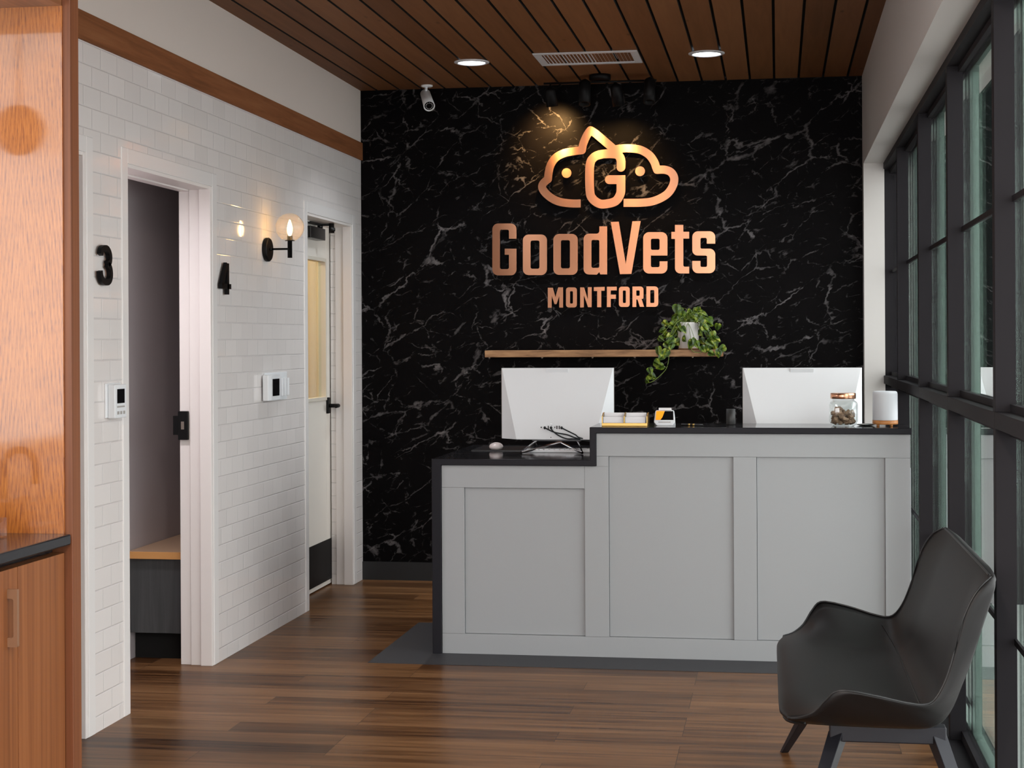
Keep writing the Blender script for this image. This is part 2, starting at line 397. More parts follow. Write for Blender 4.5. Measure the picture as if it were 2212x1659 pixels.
def haze_globe():  # clear globe with a warm haze mixed in to imitate the bulb's glow
    m = pane_mat((0.99, 0.95, 0.90), 1.1); m.name = 'glow_haze_glass'; nt = m.node_tree
    out = [n for n in nt.nodes if n.type == 'OUTPUT_MATERIAL'][0]; src = out.inputs[0].links[0].from_socket
    a = nt.nodes.new('ShaderNodeBsdfTranslucent'); a.inputs[0].default_value = (1, 0.88, 0.78, 1)
    b = nt.nodes.new('ShaderNodeBsdfDiffuse'); b.inputs[0].default_value = (1, 0.88, 0.78, 1)
    s1 = nt.nodes.new('ShaderNodeMixShader'); nt.links.new(a.outputs[0], s1.inputs[1]); nt.links.new(b.outputs[0], s1.inputs[2])
    s2 = nt.nodes.new('ShaderNodeMixShader'); s2.inputs[0].default_value = 0.07
    nt.links.new(src, s2.inputs[1]); nt.links.new(s1.outputs[0], s2.inputs[2]); nt.links.new(s2.outputs[0], out.inputs[0])
    return m
M['haze_globe'] = haze_globe()
M['oak'] = oak_panel()
M['oakdark'] = wood('stained_fir_door', (0.13, 0.040, 0.011), (0.215, 0.073, 0.021), (0.28, 0.103, 0.034), 'z', 0.5, 60, along=0.8)
M['gable'] = wood('stained_fir_edge', (0.09, 0.027, 0.009), (0.150, 0.047, 0.015), (0.20, 0.068, 0.024), 'z', 0.55, 60, along=0.8)
M['shelf'] = wood('rustic_shelf_wood', (0.12, 0.055, 0.022), (0.30, 0.155, 0.070), (0.46, 0.26, 0.12), 'x', 0.55, 60, along=7)
M['bench'] = mat('beige_laminate_top', (0.42, 0.28, 0.18), 0.45)
M['benchedge'] = mat('birch_edge', (0.55, 0.27, 0.09), 0.45)
M['benchpanel'] = wood('charcoal_wood_laminate', (0.030, 0.032, 0.034), (0.052, 0.054, 0.056), (0.085, 0.088, 0.090), 'z', 0.5, 30, along=1.5)
M['greywall'] = mat('charcoal_wall_paint', (0.42, 0.38, 0.39), 0.7)
M['cream'] = mat('cream_wall_paint', (0.72, 0.55, 0.33), 0.7)
M['leather'] = mat('black_leather', (0.0085, 0.0078, 0.0080), 0.46, spec=0.28)
t = NT(M['leather']); t.bump(t.noise(t.pos(), 380, 3, 0.6), 0.10, 0.001)
M['chairsteel'] = mat('dark_steel_frame', (0.022, 0.022, 0.028), 0.4, metal=0.2)
M['treat'] = mat('brown_dog_biscuit', (0.25, 0.16, 0.10), 0.8)
t = NT(M['treat']); t.col(t.ramp(t.noise(t.pos(), 90, 3, 0.6), [(0.35, (0.19, 0.115, 0.075)), (0.65, (0.40, 0.27, 0.18))]))
M['lightwood'] = wood('light_wood_base', (0.38, 0.14, 0.035), (0.55, 0.23, 0.07), (0.68, 0.33, 0.12), 'x', 0.4, 60, along=8)
def leaf_mat():
    m = mat('variegated_pothos_leaf', (0.1, 0.2, 0.02), 0.35); t = NT(m)
    n = t.noise(t.pos(), 38, 2, 0.5)
    t.col(t.ramp(n, [(0.40, (0.022, 0.050, 0.006)), (0.52, (0.060, 0.115, 0.007)), (0.62, (0.18, 0.24, 0.013)), (0.72, (0.42, 0.42, 0.11))]))
    t.b.inputs['Subsurface Weight'].default_value = 0.0
    return m
M['leaf'] = leaf_mat()
M['vine'] = mat('green_stem', (0.12, 0.17, 0.03), 0.5)
M['orange'] = mat('orange_screen_graphic', (0.9, 0.3, 0.02), 0.3, emit=(1.0, 0.33, 0.02), estr=0.55)
M['lampwhite'] = mat('lit_downlight_lens', (1, 1, 1), 0.4, emit=(0.90, 0.95, 1.0), estr=9.0)
M['filament'] = mat('glowing_filament', (1, 0.7, 0.3), 0.4, emit=(1.0, 0.58, 0.20), estr=55.0)
M['whitegrille'] = mat('white_enamel_grille', (0.60, 0.60, 0.62), 0.35)
M['pot'] = mat('white_matt_pot', (0.62, 0.60, 0.58), 0.75)
t = NT(M['pot']); t.bump(t.noise(t.pos(), 120, 3, 0.6), 0.4, 0.002)
# ================================================================ the room
ZC = 2.968; YB = 9.74; XL = -2.495; XR = 0.489
WN, WF = -2.3, 9.84
box('floor', (-4.4, WN, -0.08), (0.60, WF, 0.0), M['floor'], kind='structure')
box('ground', (0.74, -6, -0.16), (9, 16, -0.10), mat('grey_pavement', (0.52, 0.51, 0.50), 0.9), kind='structure')
box('trim_1', (-1.825, 7.205, -0.02), (0.60, 8.27, 0.002), M['floortile'], kind='structure')
# tiled wall with three openings
w = MB(); XB = -2.63
for y0, y1 in ((WN, 2.3), (4.2, 4.80), (5.70, 6.09), (7.06, 8.57), (9.525, YB)): w.box(XB, y0, 0, XL, y1, 2.14)
w.box(XB, WN, 2.14, XL, 2.3, 2.55); w.box(XB, 4.2, 2.14, XL, YB, 2.55); w.box(XB, 2.3, 0, XL, 4.2, 1.06)
w.obj('wall_left', M['tile'], kind='structure')
w = MB(); w.box(XB, WN, 2.55, XL, 2.3, ZC); w.box(XB, 4.2, 2.55, XL, YB, ZC); w.box(XB, 2.3, 2.90, XL, 4.2, ZC); w.obj('wall_upper_left', M['paint'], kind='structure')
box('trim_2', (XL-0.01, 4.37, 2.545), (XL+0.012, YB, 2.650), M['woodtrim'], bevel=0.001, kind='structure')
# black marble wall
box('wall_back', (XB, YB, 0), (0.62, WF, ZC+0.05), M['marble'], kind='structure')
box('wall_right', (0.58, 9.70, -0.1), (0.78, WF, 2.448), M['beam'], kind='structure')
box('baseboard_back', (XL, YB-0.012, 0), (XR, YB, 0.11), M['basebd'], kind='structure')
# beam and pier on the window side
box('trim_3', (XR, WN, 2.448), (0.78, WF, ZC+0.05), M['beam'], kind='structure')
box('trim_4', (XR, 9.62, 0), (0.605, YB, 2.448), M['beam'], kind='structure')
# ceiling planks
c = MB(); g0 = -2.393
xs = [XL] + [g0+0.14*k for k in range(21)] + [XR]
for a, b in zip(xs, xs[1:]):
    if b-a > 0.02: c.box(a+(0.0068 if a > XL else 0), WN, ZC, b-(0.0068 if b < XR else 0), YB, ZC+0.016)
ceil = c.obj('ceiling', M['ceil'], kind='structure')
ceil.data.materials.append(M['black'])
for p_ in ceil.data.polygons:
    if abs(p_.normal.x) > 0.9: p_.material_index = 1
box('backing', (XB, WN, ZC+0.02), (XR, YB, ZC+0.05), M['black'], ceil)
# wall behind the camera, glazed entrance
r = MB(); r.box(XB, WN-0.1, 0, -2.28, WN, ZC); r.box(0.40, WN-0.1, 0, 0.78, WN, ZC); r.box(-2.28, WN-0.1, 2.78, 0.40, WN, ZC)
r.obj('wall_front', M['paint'], kind='structure')
# small rooms behind the openings
e = MB(); e.box(-2.96, 5.6, 0, -2.92, 8.44, 2.6); e.box(-2.92, 8.40, 0, XB, 8.44, 2.6); e.box(-2.92, 5.56, 0, XB, 5.60, 2.6); e.box(-2.92, 5.6, 2.5, XB, 8.4, 2.6)
e.obj('wall_exam_room', M['greywall'], kind='structure')
e = MB(); e.box(-3.6, 4.25, 0, -3.56, 5.54, 2.6); e.box(-3.56, 4.25, 0, XB, 4.29, 2.6); e.box(-3.56, 5.50, 0, XB, 5.54, 2.6); e.box(-3.56, 4.29, 2.5, XB, 5.50, 2.6)
e.obj('wall_side_room', M['greywall'], kind='structure')
e = MB(); e.box(-4.3, 8.5, 0, -4.26, WF, 2.6); e.box(-4.26, 8.5, 0, -2.70, 8.54, 2.6); e.box(-4.3, WF-0.04, 0, -2.70, WF, 2.6); e.box(-4.3, 8.5, 2.5, -2.7, WF, 2.6)
e.obj('wall_office', M['cream'], kind='structure')
lamp('office_light', 'AREA', (-3.4, 9.15, 2.45), 20, (1.0, 0.78, 0.48), shape='DISK', size=0.3)
lamp('added_exam_light', 'AREA', (-2.80, 6.2, 2.10), 13.0, (1.0, 0.93, 0.96), shape='DISK', size=0.2)  # added hidden lamp, brightens the grey wall seen through the doorway

# ---- door frames on the tiled wall
def frame(n, y0, y1, yl=None, far_extra=0.0):
    d = thing('door_%d' % n, (XL, (y0+y1)/2, 0), None, None, kind='structure')
    m = MB(); X1 = XL+0.004
    m.box(XL-0.02, y1, 0, X1, y1+0.06, 2.20); m.box(XL-0.02, y0-0.06, 0, X1, y0, 2.20); m.box(XL-0.02, y0, 2.14, X1, y1, 2.20)
    m.obj('casing', M['trimtile'], d, bevel=0.003)
    m = MB()
    m.box(-2.598, y1-0.012, 0, XL-0.001, y1+0.004, 2.14); m.box(-2.598, y0-0.004, 0, XL-0.001, y0+0.012, 2.14); m.box(-2.598, y0, 2.126, XL-0.001, y1, 2.142)
    m.box(-2.548, y1-0.024, 0, XL+0.001, y1, 2.14)
    m.obj('jamb', M['white'], d, bevel=0.002)
    m = MB(); m.box(-2.648, y1-0.004+far_extra, 0, -2.60, y1+0.012+far_extra, 2.14); m.box(-2.648, y0-0.012, 0, -2.60, y0+0.004, 2.14); m.box(-2.648, y0, 2.12, -2.60, y1+far_extra, 2.14)
    m.obj('inner_frame', M['white'], d, bevel=0.002)
    return d
frame(1, 4.80, 5.70); d2 = frame(2, 6.09, 7.06); d3 = frame(3, 8.57, 9.525, far_extra=0.14)
m = MB(); m.box(-2.649, 7.035, 1.008, -2.605, 7.056, 1.136); m.box(-2.672, 7.035, 1.03, -2.649, 7.056, 1.115)
m.obj('strike_plate', M['blackmetal'], d2, bevel=0.001)
box('latch_hole', (-2.634, 7.0335, 1.055), (-2.620, 7.036, 1.09), M['steel'], d2)
# door leaf of opening 3 (closed, with a tall vision panel)
m = MB(); X0, X1 = -2.682, -2.637
m.box(X0, 8.50, 0.008, X1, 8.80, 2.14); m.box(X0, 9.44, 0.008, X1, 9.665, 2.14); m.box(X0, 8.80, 0.008, X1, 9.44, 1.10); m.box(X0, 8.80, 1.935, X1, 9.44, 2.14)
leaf = m.obj('leaf', mat('pale_painted_door', (0.78, 0.74, 0.68), 0.45), d3, bevel=0.002)
box('pane', (-2.662, 8.80, 1.10), (-2.657, 9.44, 1.935), M['glass'], leaf)
m = MB()
for q in ((8.80, 1.10, 8.82, 1.935), (9.42, 1.10, 9.44, 1.935), (8.82, 1.10, 9.42, 1.12), (8.82, 1.915, 9.42, 1.935)): m.box(-2.675, q[0], q[1], -2.630, q[2], q[3])
m.obj('glazing_bead', mat('cream_glazing_bead', (0.66, 0.62, 0.54), 0.45), leaf, bevel=0.001)
box('kick_plate', (-2.637, 8.56, 0.035), (-2.632, 9.655, 0.275), M['blackmetal'], leaf)
m = MB(); m.box(-2.637, 9.44, 1.02, -2.622, 9.485, 1.115)
m.tube([(-2.624, 9.462, 1.066), (-2.565, 9.462, 1.066)], 0.012); m.tube([(-2.570, 9.47, 1.066), (-2.560, 9.42, 1.068), (-2.556, 9.36, 1.067)], 0.012)
m.obj('lever_handle', M['blackmetal'], leaf, bevel=0.004)
m = MB(); m.box(-2.637, 8.96, 2.03, -2.585, 9.26, 2.098); m.obj('door_closer', M['blacksatin'], leaf, bevel=0.004)
m = MB(); m.tube([(-2.60, 9.20, 2.098), (-2.60, 9.20, 2.118)], 0.016); m.box(-2.608, 8.98, 2.112, -2.592, 9.22, 2.124)
m.box(-2.60, 9.20, 2.112, -2.53, 9.225, 2.124); m.tube([(-2.535, 9.21, 2.07), (-2.535, 9.21, 2.128)], 0.016, 12); m.tube([(-2.535, 9.21, 2.09), (-2.515, 9.21, 2.09)], 0.010)
m.obj('closer_arm', M['blacksatin'], leaf)

# ---- window wall
ys = [-2.3, -0.30, 0.97, 2.24, 3.50, 4.765, 6.05, 7.285, 8.55, 9.66]
Xi, Xg, Xo = 0.600, 0.656, 0.712
bw_ = thing('window_10', (XB, 3.25, 1.06), None, None, kind='structure')
m = MB(); m.box(XB, 2.3, 1.06, XL+0.006, 2.35, 2.90); m.box(XB, 4.15, 1.06, XL+0.006, 4.2, 2.90); m.box(XB, 2.35, 1.06, XL+0.006, 4.15, 1.10); m.box(XB, 2.35, 2.86, XL+0.006, 4.15, 2.90)
m.obj('frame', M['white'], bw_); box('pane', (XB+0.02, 2.35, 1.10), (XB+0.026, 4.15, 2.86), M['glass'], bw_)
me_ = MB(); me_.box(0.60, 9.66, 0.012, 0.72, 9.70, 2.42); me_.obj('trim_6', M['bronze'], kind='structure')
box('trim_5', (0.572, WN, -0.02), (0.74, WF, 0.012), M['bronze'], kind='structure')
for k, (ya, yb) in enumerate(zip(ys, ys[1:])):
    wn = thing('window_%d' % (k+1), (0.65, ya, 0), None, None, kind='structure')
    y1 = ya+0.05
    m = MB()
    m.box(Xi, ya, 0.012, Xg, y1, 1.19); m.box(Xi, ya, 1.236, Xg, y1, 2.414)
    m.obj('mullion', M['bronze'], wn, bevel=0.001)
    m = MB()
    for i, (xa, xb, dy) in enumerate(((0.679, 0.690, 0.0), (0.690, 0.700, 0.010), (0.700, 0.712, 0.020))): m.box(xa, ya+dy, 0, xb, y1-dy, 2.43)
    m.obj('outer_mullion', M['caps'], wn)
    box('transom', (Xi-0.003, ya, 1.19), (Xg, yb-0.002, 1.236), M['bronze'], wn, bevel=0.0015)
    box('head_rail', (Xi, ya, 2.414), (0.70, yb, 2.448), M['bronze'], wn)
    m = MB(); m.box(0.679, y1, 1.195, 0.705, yb, 1.231); m.box(0.679, y1, 0.0, 0.712, yb, 0.035); m.box(0.679, y1, 2.39, 0.712, yb, 2.43)
    m.obj('outer_rail', M['caps'], wn)
    m = MB(); m.box(0.648, y1, 1.823, 0.6555, yb, 1.841); m.box(0.648, y1, 0.585, 0.6555, yb, 0.603)
    m.obj('muntin', M['bronze'], wn)
    m = MB(); m.box(0.640, y1, 0.012, Xg, yb, 0.045); m.box(0.640, y1, 1.236, Xg, yb, 1.258); m.box(0.640, y1, 1.168, Xg, yb, 1.19); m.box(0.640, y1, 2.392, Xg, yb, 2.414)
    m.obj('glazing_stop', M['bronze'], wn)
    for z0, z1 in ((0.03, 1.195), (1.231, 2.42)):
        m = MB(); m.box(Xg, y1, z0, Xg+0.006, yb, z1)
        m.obj('pane', M['glass'], wn)
box('sky_blocking_wall', (0.78, 9.9, -0.1), (4.5, 10.1, 3.4), mat('sky_blocker_dark', (0.012, 0.012, 0.013), 0.9), kind='structure')  # added dark wall, blocks the sky so the panes look dark

# ================================================================ lettering and emblem
DATA = {'big': [[[(-1.6793, 2.1461, 0.035), (-1.5334, 2.1438, 0.035), (-1.5338, 2.0529, 0), (-1.5795, 2.0536, 0), (-1.5792, 2.1073, 0.0105), (-1.6337, 2.1081, 0.0105), (-1.6349, 1.8731, 0.0105), (-1.5804, 1.8724, 0.0105), (-1.58, 1.9583, 0), (-1.6054, 1.9587, 0), (-1.6052, 1.9945, 0), (-1.5341, 1.9935, 0), (-1.5349, 1.8347, 0.035), (-1.6809, 1.8363, 0.035)]], [[(-1.4953, 2.0773, 0.035), (-1.3502, 2.0751, 0.035), (-1.3515, 1.834, 0.035), (-1.4966, 1.8356, 0.035)], [(-1.4492, 2.0409, 0.0105), (-1.3958, 2.0401, 0.0105), (-1.3967, 1.8724, 0.0105), (-1.4501, 1.873, 0.0105)]], [[(-1.3121, 2.0781, 0.035), (-1.1664, 2.0759, 0.035), (-1.1676, 1.8333, 0.035), (-1.3133, 1.835, 0.035)], [(-1.267, 2.0404, 0.0105), (-1.2132, 2.0396, 0.0105), (-1.214, 1.8723, 0.0105), (-1.2678, 1.873, 0.0105)]], [[(-1.1314, 2.0768, 0.0315), (-1.0378, 2.0753, 0.0175), (-1.0376, 2.1186, 0), (-0.9913, 2.1179, 0), (-0.9927, 1.8342, 0), (-1.0341, 1.8347, 0), (-1.039, 1.8482, 0), (-1.054, 1.8335, 0.007), (-1.1326, 1.8358, 0.0315)], [(-1.0851, 2.0391, 0.0098), (-1.038, 2.0384, 0.0098), (-1.0388, 1.873, 0.0098), (-1.0859, 1.8736, 0.0098)]], [[(-0.9698, 2.1438, 0), (-0.9222, 2.1444, 0), (-0.8823, 1.8945, 0), (-0.8421, 2.1452, 0), (-0.7932, 2.1458, 0), (-0.8493, 1.8354, 0), (-0.9167, 1.8347, 0)]], [[(-0.7787, 2.0805, 0.035), (-0.6363, 2.0783, 0.035), (-0.6369, 1.9408, 0), (-0.7342, 1.9421, 0), (-0.7345, 1.8736, 0.0098), (-0.683, 1.873, 0.0098), (-0.6829, 1.9076, 0), (-0.6371, 1.907, 0), (-0.6375, 1.8351, 0.035), (-0.7799, 1.8367, 0.035)], [(-0.7337, 2.041, 0.0098), (-0.6822, 2.0402, 0.0098), (-0.6825, 1.9746, 0.0098), (-0.734, 1.9753, 0.0098)]], [[(-0.5918, 2.1199, 0), (-0.5433, 2.1191, 0), (-0.5435, 2.079, 0), (-0.5092, 2.0785, 0), (-0.5094, 2.0384, 0), (-0.5437, 2.0389, 0), (-0.5445, 1.8741, 0.0098), (-0.5102, 1.8737, 0), (-0.5104, 1.8343, 0), (-0.5932, 1.8353, 0.0315), (-0.5922, 2.0382, 0), (-0.6132, 2.0385, 0), (-0.613, 2.0794, 0), (-0.592, 2.0791, 0)]], [[(-0.491, 2.081, 0.0336), (-0.3575, 2.0789, 0.0336), (-0.3579, 2.0066, 0), (-0.4067, 2.0073, 0), (-0.4065, 2.041, 0.0084), (-0.4436, 2.0416, 0.0084), (-0.4439, 1.9783, 0.0084), (-0.358, 1.9771, 0.0336), (-0.3587, 1.834, 0.0336), (-0.4922, 1.8355, 0.0336), (-0.4918, 1.9073, 0), (-0.4442, 1.9066, 0), (-0.4444, 1.8715, 0.0084), (-0.406, 1.871, 0.0084), (-0.4057, 1.9378, 0.0084), (-0.4917, 1.9389, 0.0315)]]], 'small': [[[(-1.3475, 1.759, 0), (-1.3173, 1.7587, 0), (-1.3025, 1.7037, 0), (-1.2856, 1.7606, 0), (-1.2562, 1.7603, 0), (-1.2568, 1.6406, 0), (-1.2798, 1.6408, 0), (-1.2794, 1.7106, 0), (-1.2962, 1.6609, 0), (-1.3077, 1.661, 0), (-1.3247, 1.711, 0), (-1.3251, 1.6397, 0), (-1.3481, 1.6399, 0)]], [[(-1.239, 1.7601, 0.0168), (-1.1737, 1.7594, 0.0168), (-1.1743, 1.6406, 0.0168), (-1.2396, 1.6412, 0.0168)], [(-1.2147, 1.7371, 0.0056), (-1.1975, 1.7369, 0.0056), (-1.1979, 1.6636, 0.0056), (-1.2151, 1.6637, 0.0056)]], [[(-1.1544, 1.7592, 0), (-1.1308, 1.759, 0), (-1.109, 1.6877, 0), (-1.1086, 1.7602, 0), (-1.0858, 1.7599, 0), (-1.0864, 1.6413, 0), (-1.1078, 1.6415, 0), (-1.1325, 1.7128, 0), (-1.1328, 1.6403, 0), (-1.155, 1.6405, 0)]], [[(-1.0729, 1.7598, 0), (-1.0088, 1.7606, 0), (-1.0089, 1.7379, 0), (-1.0288, 1.7381, 0), (-1.0293, 1.6408, 0), (-1.0536, 1.641, 0), (-1.0531, 1.7369, 0), (-1.0731, 1.7371, 0)]], [[(-0.9952, 1.7612, 0), (-0.9369, 1.7613, 0), (-0.937, 1.7393, 0), (-0.9726, 1.7396, 0), (-0.9727, 1.7148, 0), (-0.9421, 1.7145, 0), (-0.9423, 1.6897, 0), (-0.9728, 1.69, 0), (-0.9731, 1.6411, 0), (-0.9958, 1.6413, 0)]], [[(-0.9241, 1.7611, 0.0168), (-0.8603, 1.7605, 0.0168), (-0.8609, 1.6409, 0.0168), (-0.9247, 1.6414, 0.0168)], [(-0.9008, 1.7382, 0.0056), (-0.8831, 1.7381, 0.0056), (-0.8835, 1.6644, 0.0056), (-0.9012, 1.6646, 0.0056)]], [[(-0.844, 1.761, 0), (-0.7789, 1.7604, 0.0182), (-0.7792, 1.689, 0.014), (-0.7906, 1.6877, 0), (-0.776, 1.6409, 0), (-0.8007, 1.6411, 0), (-0.8146, 1.6843, 0), (-0.8217, 1.6844, 0), (-0.8219, 1.6405, 0), (-0.8446, 1.6407, 0)], [(-0.8214, 1.7382, 0.0049), (-0.8016, 1.738, 0.0049), (-0.8018, 1.7061, 0.0049), (-0.8216, 1.7063, 0.0049)]], [[(-0.7619, 1.7609, 0), (-0.6921, 1.7602, 0.0196), (-0.6927, 1.6402, 0.0196), (-0.7625, 1.6408, 0)], [(-0.7394, 1.7388, 0.0056), (-0.7154, 1.7385, 0.0056), (-0.7158, 1.663, 0.0056), (-0.7398, 1.6632, 0.0056)]]], 'logo': {'cat': [(-1.1476, 2.2562), (-1.2035, 2.2572), (-1.2716, 2.2677), (-1.3218, 2.2908), (-1.3612, 2.3251), (-1.3777, 2.3539), (-1.3739, 2.3753), (-1.3573, 2.3928), (-1.3421, 2.4046), (-1.339, 2.4388), (-1.3258, 2.4884), (-1.2954, 2.5305), (-1.245, 2.5564), (-1.1876, 2.5665), (-1.1389, 2.571), (-1.133, 2.6015), (-1.12, 2.6367), (-1.1041, 2.6669), (-1.0883, 2.6878), (-1.0584, 2.6686), (-1.0016, 2.6196), (-0.945, 2.5686), (-0.9132, 2.536)], 'dog': [(-0.9627, 2.5655), (-0.9165, 2.575), (-0.8527, 2.5756), (-0.7925, 2.565), (-0.7432, 2.5356), (-0.7138, 2.4961), (-0.7013, 2.462), (-0.695, 2.4456), (-0.6485, 2.4446), (-0.6134, 2.429), (-0.5953, 2.3948), (-0.6033, 2.3492), (-0.6387, 2.3005), (-0.7058, 2.2658), (-0.7764, 2.2544), (-0.8933, 2.2551)], 'g': [(-0.9078, 2.465), (-0.9083, 2.5075), (-0.9238, 2.5362), (-0.9593, 2.5456), (-1.0234, 2.5442), (-1.0698, 2.5254), (-1.0922, 2.4762), (-1.0929, 2.3341), (-1.0782, 2.2841), (-1.0355, 2.2527), (-0.9892, 2.2519), (-0.9394, 2.2673), (-0.9122, 2.3093), (-0.9084, 2.3588), (-0.9082, 2.3921), (-0.9771, 2.3935)]}, 'eyes': [(-1.2312, 2.4379), (-0.7953, 2.4393)], 'er': 0.0287, 'lw': 0.0238, 'gw': 0.0259, 'leaves': [(-0.579, 1.626), (-0.597, 1.574), (-0.66, 1.501), (-0.667, 1.452), (-0.604, 1.445), (-0.506, 1.604), (-0.479, 1.566), (-0.43, 1.59), (-0.396, 1.544), (-0.534, 1.507), (-0.535, 1.451), (-0.41, 1.51), (-0.444, 1.486), (-0.431, 1.437), (-0.382, 1.457), (-0.348, 1.447), (-0.314, 1.395), (-0.383, 1.43), (-0.472, 1.437), (-0.681, 1.382), (-0.64, 1.368), (-0.632, 1.417), (-0.661, 1.347), (-0.689, 1.312), (-0.727, 1.27), (-0.668, 1.291), (-0.749, 1.215), (-0.717, 1.236), (-0.562, 1.584), (-0.458, 1.611), (-0.416, 1.562), (-0.597, 1.528), (-0.594, 1.486), (-0.376, 1.367), (-0.335, 1.367), (-0.424, 1.395), (-0.397, 1.395), (-0.493, 1.423), (-0.362, 1.416), (-0.618, 1.466), (-0.562, 1.556), (-0.52, 1.563), (-0.451, 1.576), (-0.403, 1.478), (-0.605, 1.41), (-0.577, 1.431), (-0.328, 1.381), (-0.459, 1.42), (-0.368, 1.471), (-0.562, 1.612), (-0.423, 1.534), (-0.548, 1.591), (-0.444, 1.548), (-0.569, 1.521)], 'vine': [(-0.569, 1.549), (-0.604, 1.487), (-0.615, 1.417), (-0.619, 1.347), (-0.633, 1.284), (-0.668, 1.242), (-0.71, 1.208), (-0.745, 1.197)]}
YS = 9.700
def ribbon(bm, pts, hw, d0, d1, cap0=0, cap1=0):
    # flat stroke of constant width in the X-Z plane, between depths d0 and d1
    P = [Vector(p) for p in pts]; n = len(P); L = []; R = []
    for i in range(n):
        a = (P[i]-P[i-1]).normalized() if i else (P[1]-P[0]).normalized()
        b = (P[i+1]-P[i]).normalized() if i < n-1 else a
        t = (a+b).normalized(); nn = Vector((-t.y, t.x)); k = hw/max(0.5, nn.dot(Vector((-a.y, a.x))))
        L.append(P[i]+nn*k); R.append(P[i]-nn*k)
    def cap(p, d):
        s0 = Vector((-d.y, d.x)); return [p + (s0*math.cos(t)+d*math.sin(t))*hw for t in [math.pi*j/10 for j in range(11)]]
    def V(p, y): return bm.verts.new((p.x, y, p.y))
    lf = [V(p, d0) for p in L]; rf = [V(p, d0) for p in R]; lb = [V(p, d1) for p in L]; rb = [V(p, d1) for p in R]
    for i in range(n-1):
        bm.faces.new((lf[i], lf[i+1], rf[i+1], rf[i])); bm.faces.new((lb[i], rb[i], rb[i+1], lb[i+1]))
        bm.faces.new((lf[i], lb[i], lb[i+1], lf[i+1])); bm.faces.new((rf[i], rf[i+1], rb[i+1], rb[i]))
    for end, on in ((0, cap0), (n-1, cap1)):
        if on:
            d = (P[0]-P[1]).normalized() if end == 0 else (P[-1]-P[-2]).normalized()
            c = cap(P[end], d); A = [V(q, d0) for q in c]; B = [V(q, d1) for q in c]
            bm.faces.new(A); bm.faces.new(list(reversed(B)))
            for j in range(len(A)-1): bm.faces.new((A[j], B[j], B[j+1], A[j+1]))
        else: bm.faces.new((lf[end], rf[end], rb[end], lb[end]))
def smooth2(pts, corners=()):
    out = []; seg = [0]+sorted(corners)+[len(pts)-1]
    for a, b in zip(seg, seg[1:]):
        q = catmull([(p[0], p[1], 0) for p in pts[a:b+1]], 7)
        out += [(v.x, v.y) for v in (q if b == seg[-1] else q[:-1])]
    return out
em = thing('wall_emblem', (-1.0, YS, 2.23), 'copper emblem of cat and dog outlines around a G on the marble wall', 'sign')
for nm, pts, hw, dd, cr, c0, c1 in (('cat_outline', DATA['logo']['cat'], DATA['lw'], 0.0006, (8, 14, 18), 0, 0), ('dog_outline', DATA['logo']['dog'], DATA['lw'], 0.0003, (7,), 0, 0), ('letter', DATA['logo']['g'], DATA['gw'], 0.0, (14,), 1, 1)):
    b = MB(); cuts = [0]+list(cr)+[len(pts)-1]; nseg = len(cuts)-1
    for q in range(nseg):
        sub = smooth2(pts[cuts[q]:cuts[q+1]+1]) if cuts[q+1]-cuts[q] > 1 else pts[cuts[q]:cuts[q+1]+1]
        if nm == 'letter' and q < nseg-1:   # square outer corner
            a_, b_ = Vector(sub[-2]), Vector(sub[-1]); e_ = b_+(b_-a_).normalized()*hw; sub = list(sub)+[(e_.x, e_.y)]
        last = q == nseg-1
        ribbon(b.bm, sub, hw, YS+dd+0.00008*q, YS+0.018, c0 if q == 0 else (0 if nm == 'letter' else 1), c1 if last else (0 if nm == 'letter' else 1))
    b.obj(nm, M['copper'], em, fix=False)
for ex, ez in DATA['eyes']:
    b = MB(); b.lathe([(DATA['er'], -0.009), (DATA['er'], 0.009)], n=40, m=Matrix.Translation((ex, YS+0.009, ez)) @ Matrix.Rotation(math.pi/2, 4, 'X'))
    b.obj('eye', M['copper'], em)
sg = thing('name_sign', (-1.02, YS, 1.835), 'large copper letters reading GoodVets on the black marble wall', 'sign')
for lp in DATA['big']: holed('letter', lp, YS, 0.018, M['copper'], sg)
sg2 = thing('name_sign', (-1.02, YS, 1.64), 'smaller copper letters reading MONTFORD below the larger name', 'sign')
for lp in DATA['small']: holed('letter', lp, YS+0.006, 0.014, M['copper'], sg2)

# ---- house numbers on the tiles
def number(label, strokes, y, z):
    b = MB(); o = None
    for st in strokes:
        ribbon(b.bm, st, 0.0115, 0.0, 0.016)
    for v in b.bm.verts: a, d, h = v.co; v.co = (XL+0.024-d, a, h)
    o = b.obj('house_number', M['blacksatin']); tag(o, label, 'number'); o.data.materials[0] = M['blackmetal']; return o
arc3 = [(5.790, 1.770), (5.797, 1.787), (5.815, 1.795), (5.843, 1.795), (5.865, 1.783), (5.874, 1.765), (5.870, 1.748), (5.850, 1.737)]
arc3b = [(5.850, 1.737), (5.872, 1.724), (5.880, 1.703), (5.874, 1.683), (5.855, 1.671), (5.825, 1.669), (5.803, 1.676), (5.789, 1.692), (5.785, 1.710)]
s3 = smooth2(arc3)[:-1]+smooth2(arc3b)
number('black raised number 3 on the tiles beside the left doorway', [smooth2(arc3), smooth2(arc3b)], 0, 0)
number('black raised number 4 on the tiles below and left of the globe lamp', [[(7.212, 1.661), (7.212, 1.803)], [(7.200, 1.800), (7.135, 1.702)], [(7.122, 1.698), (7.252, 1.698)]], 0, 0)

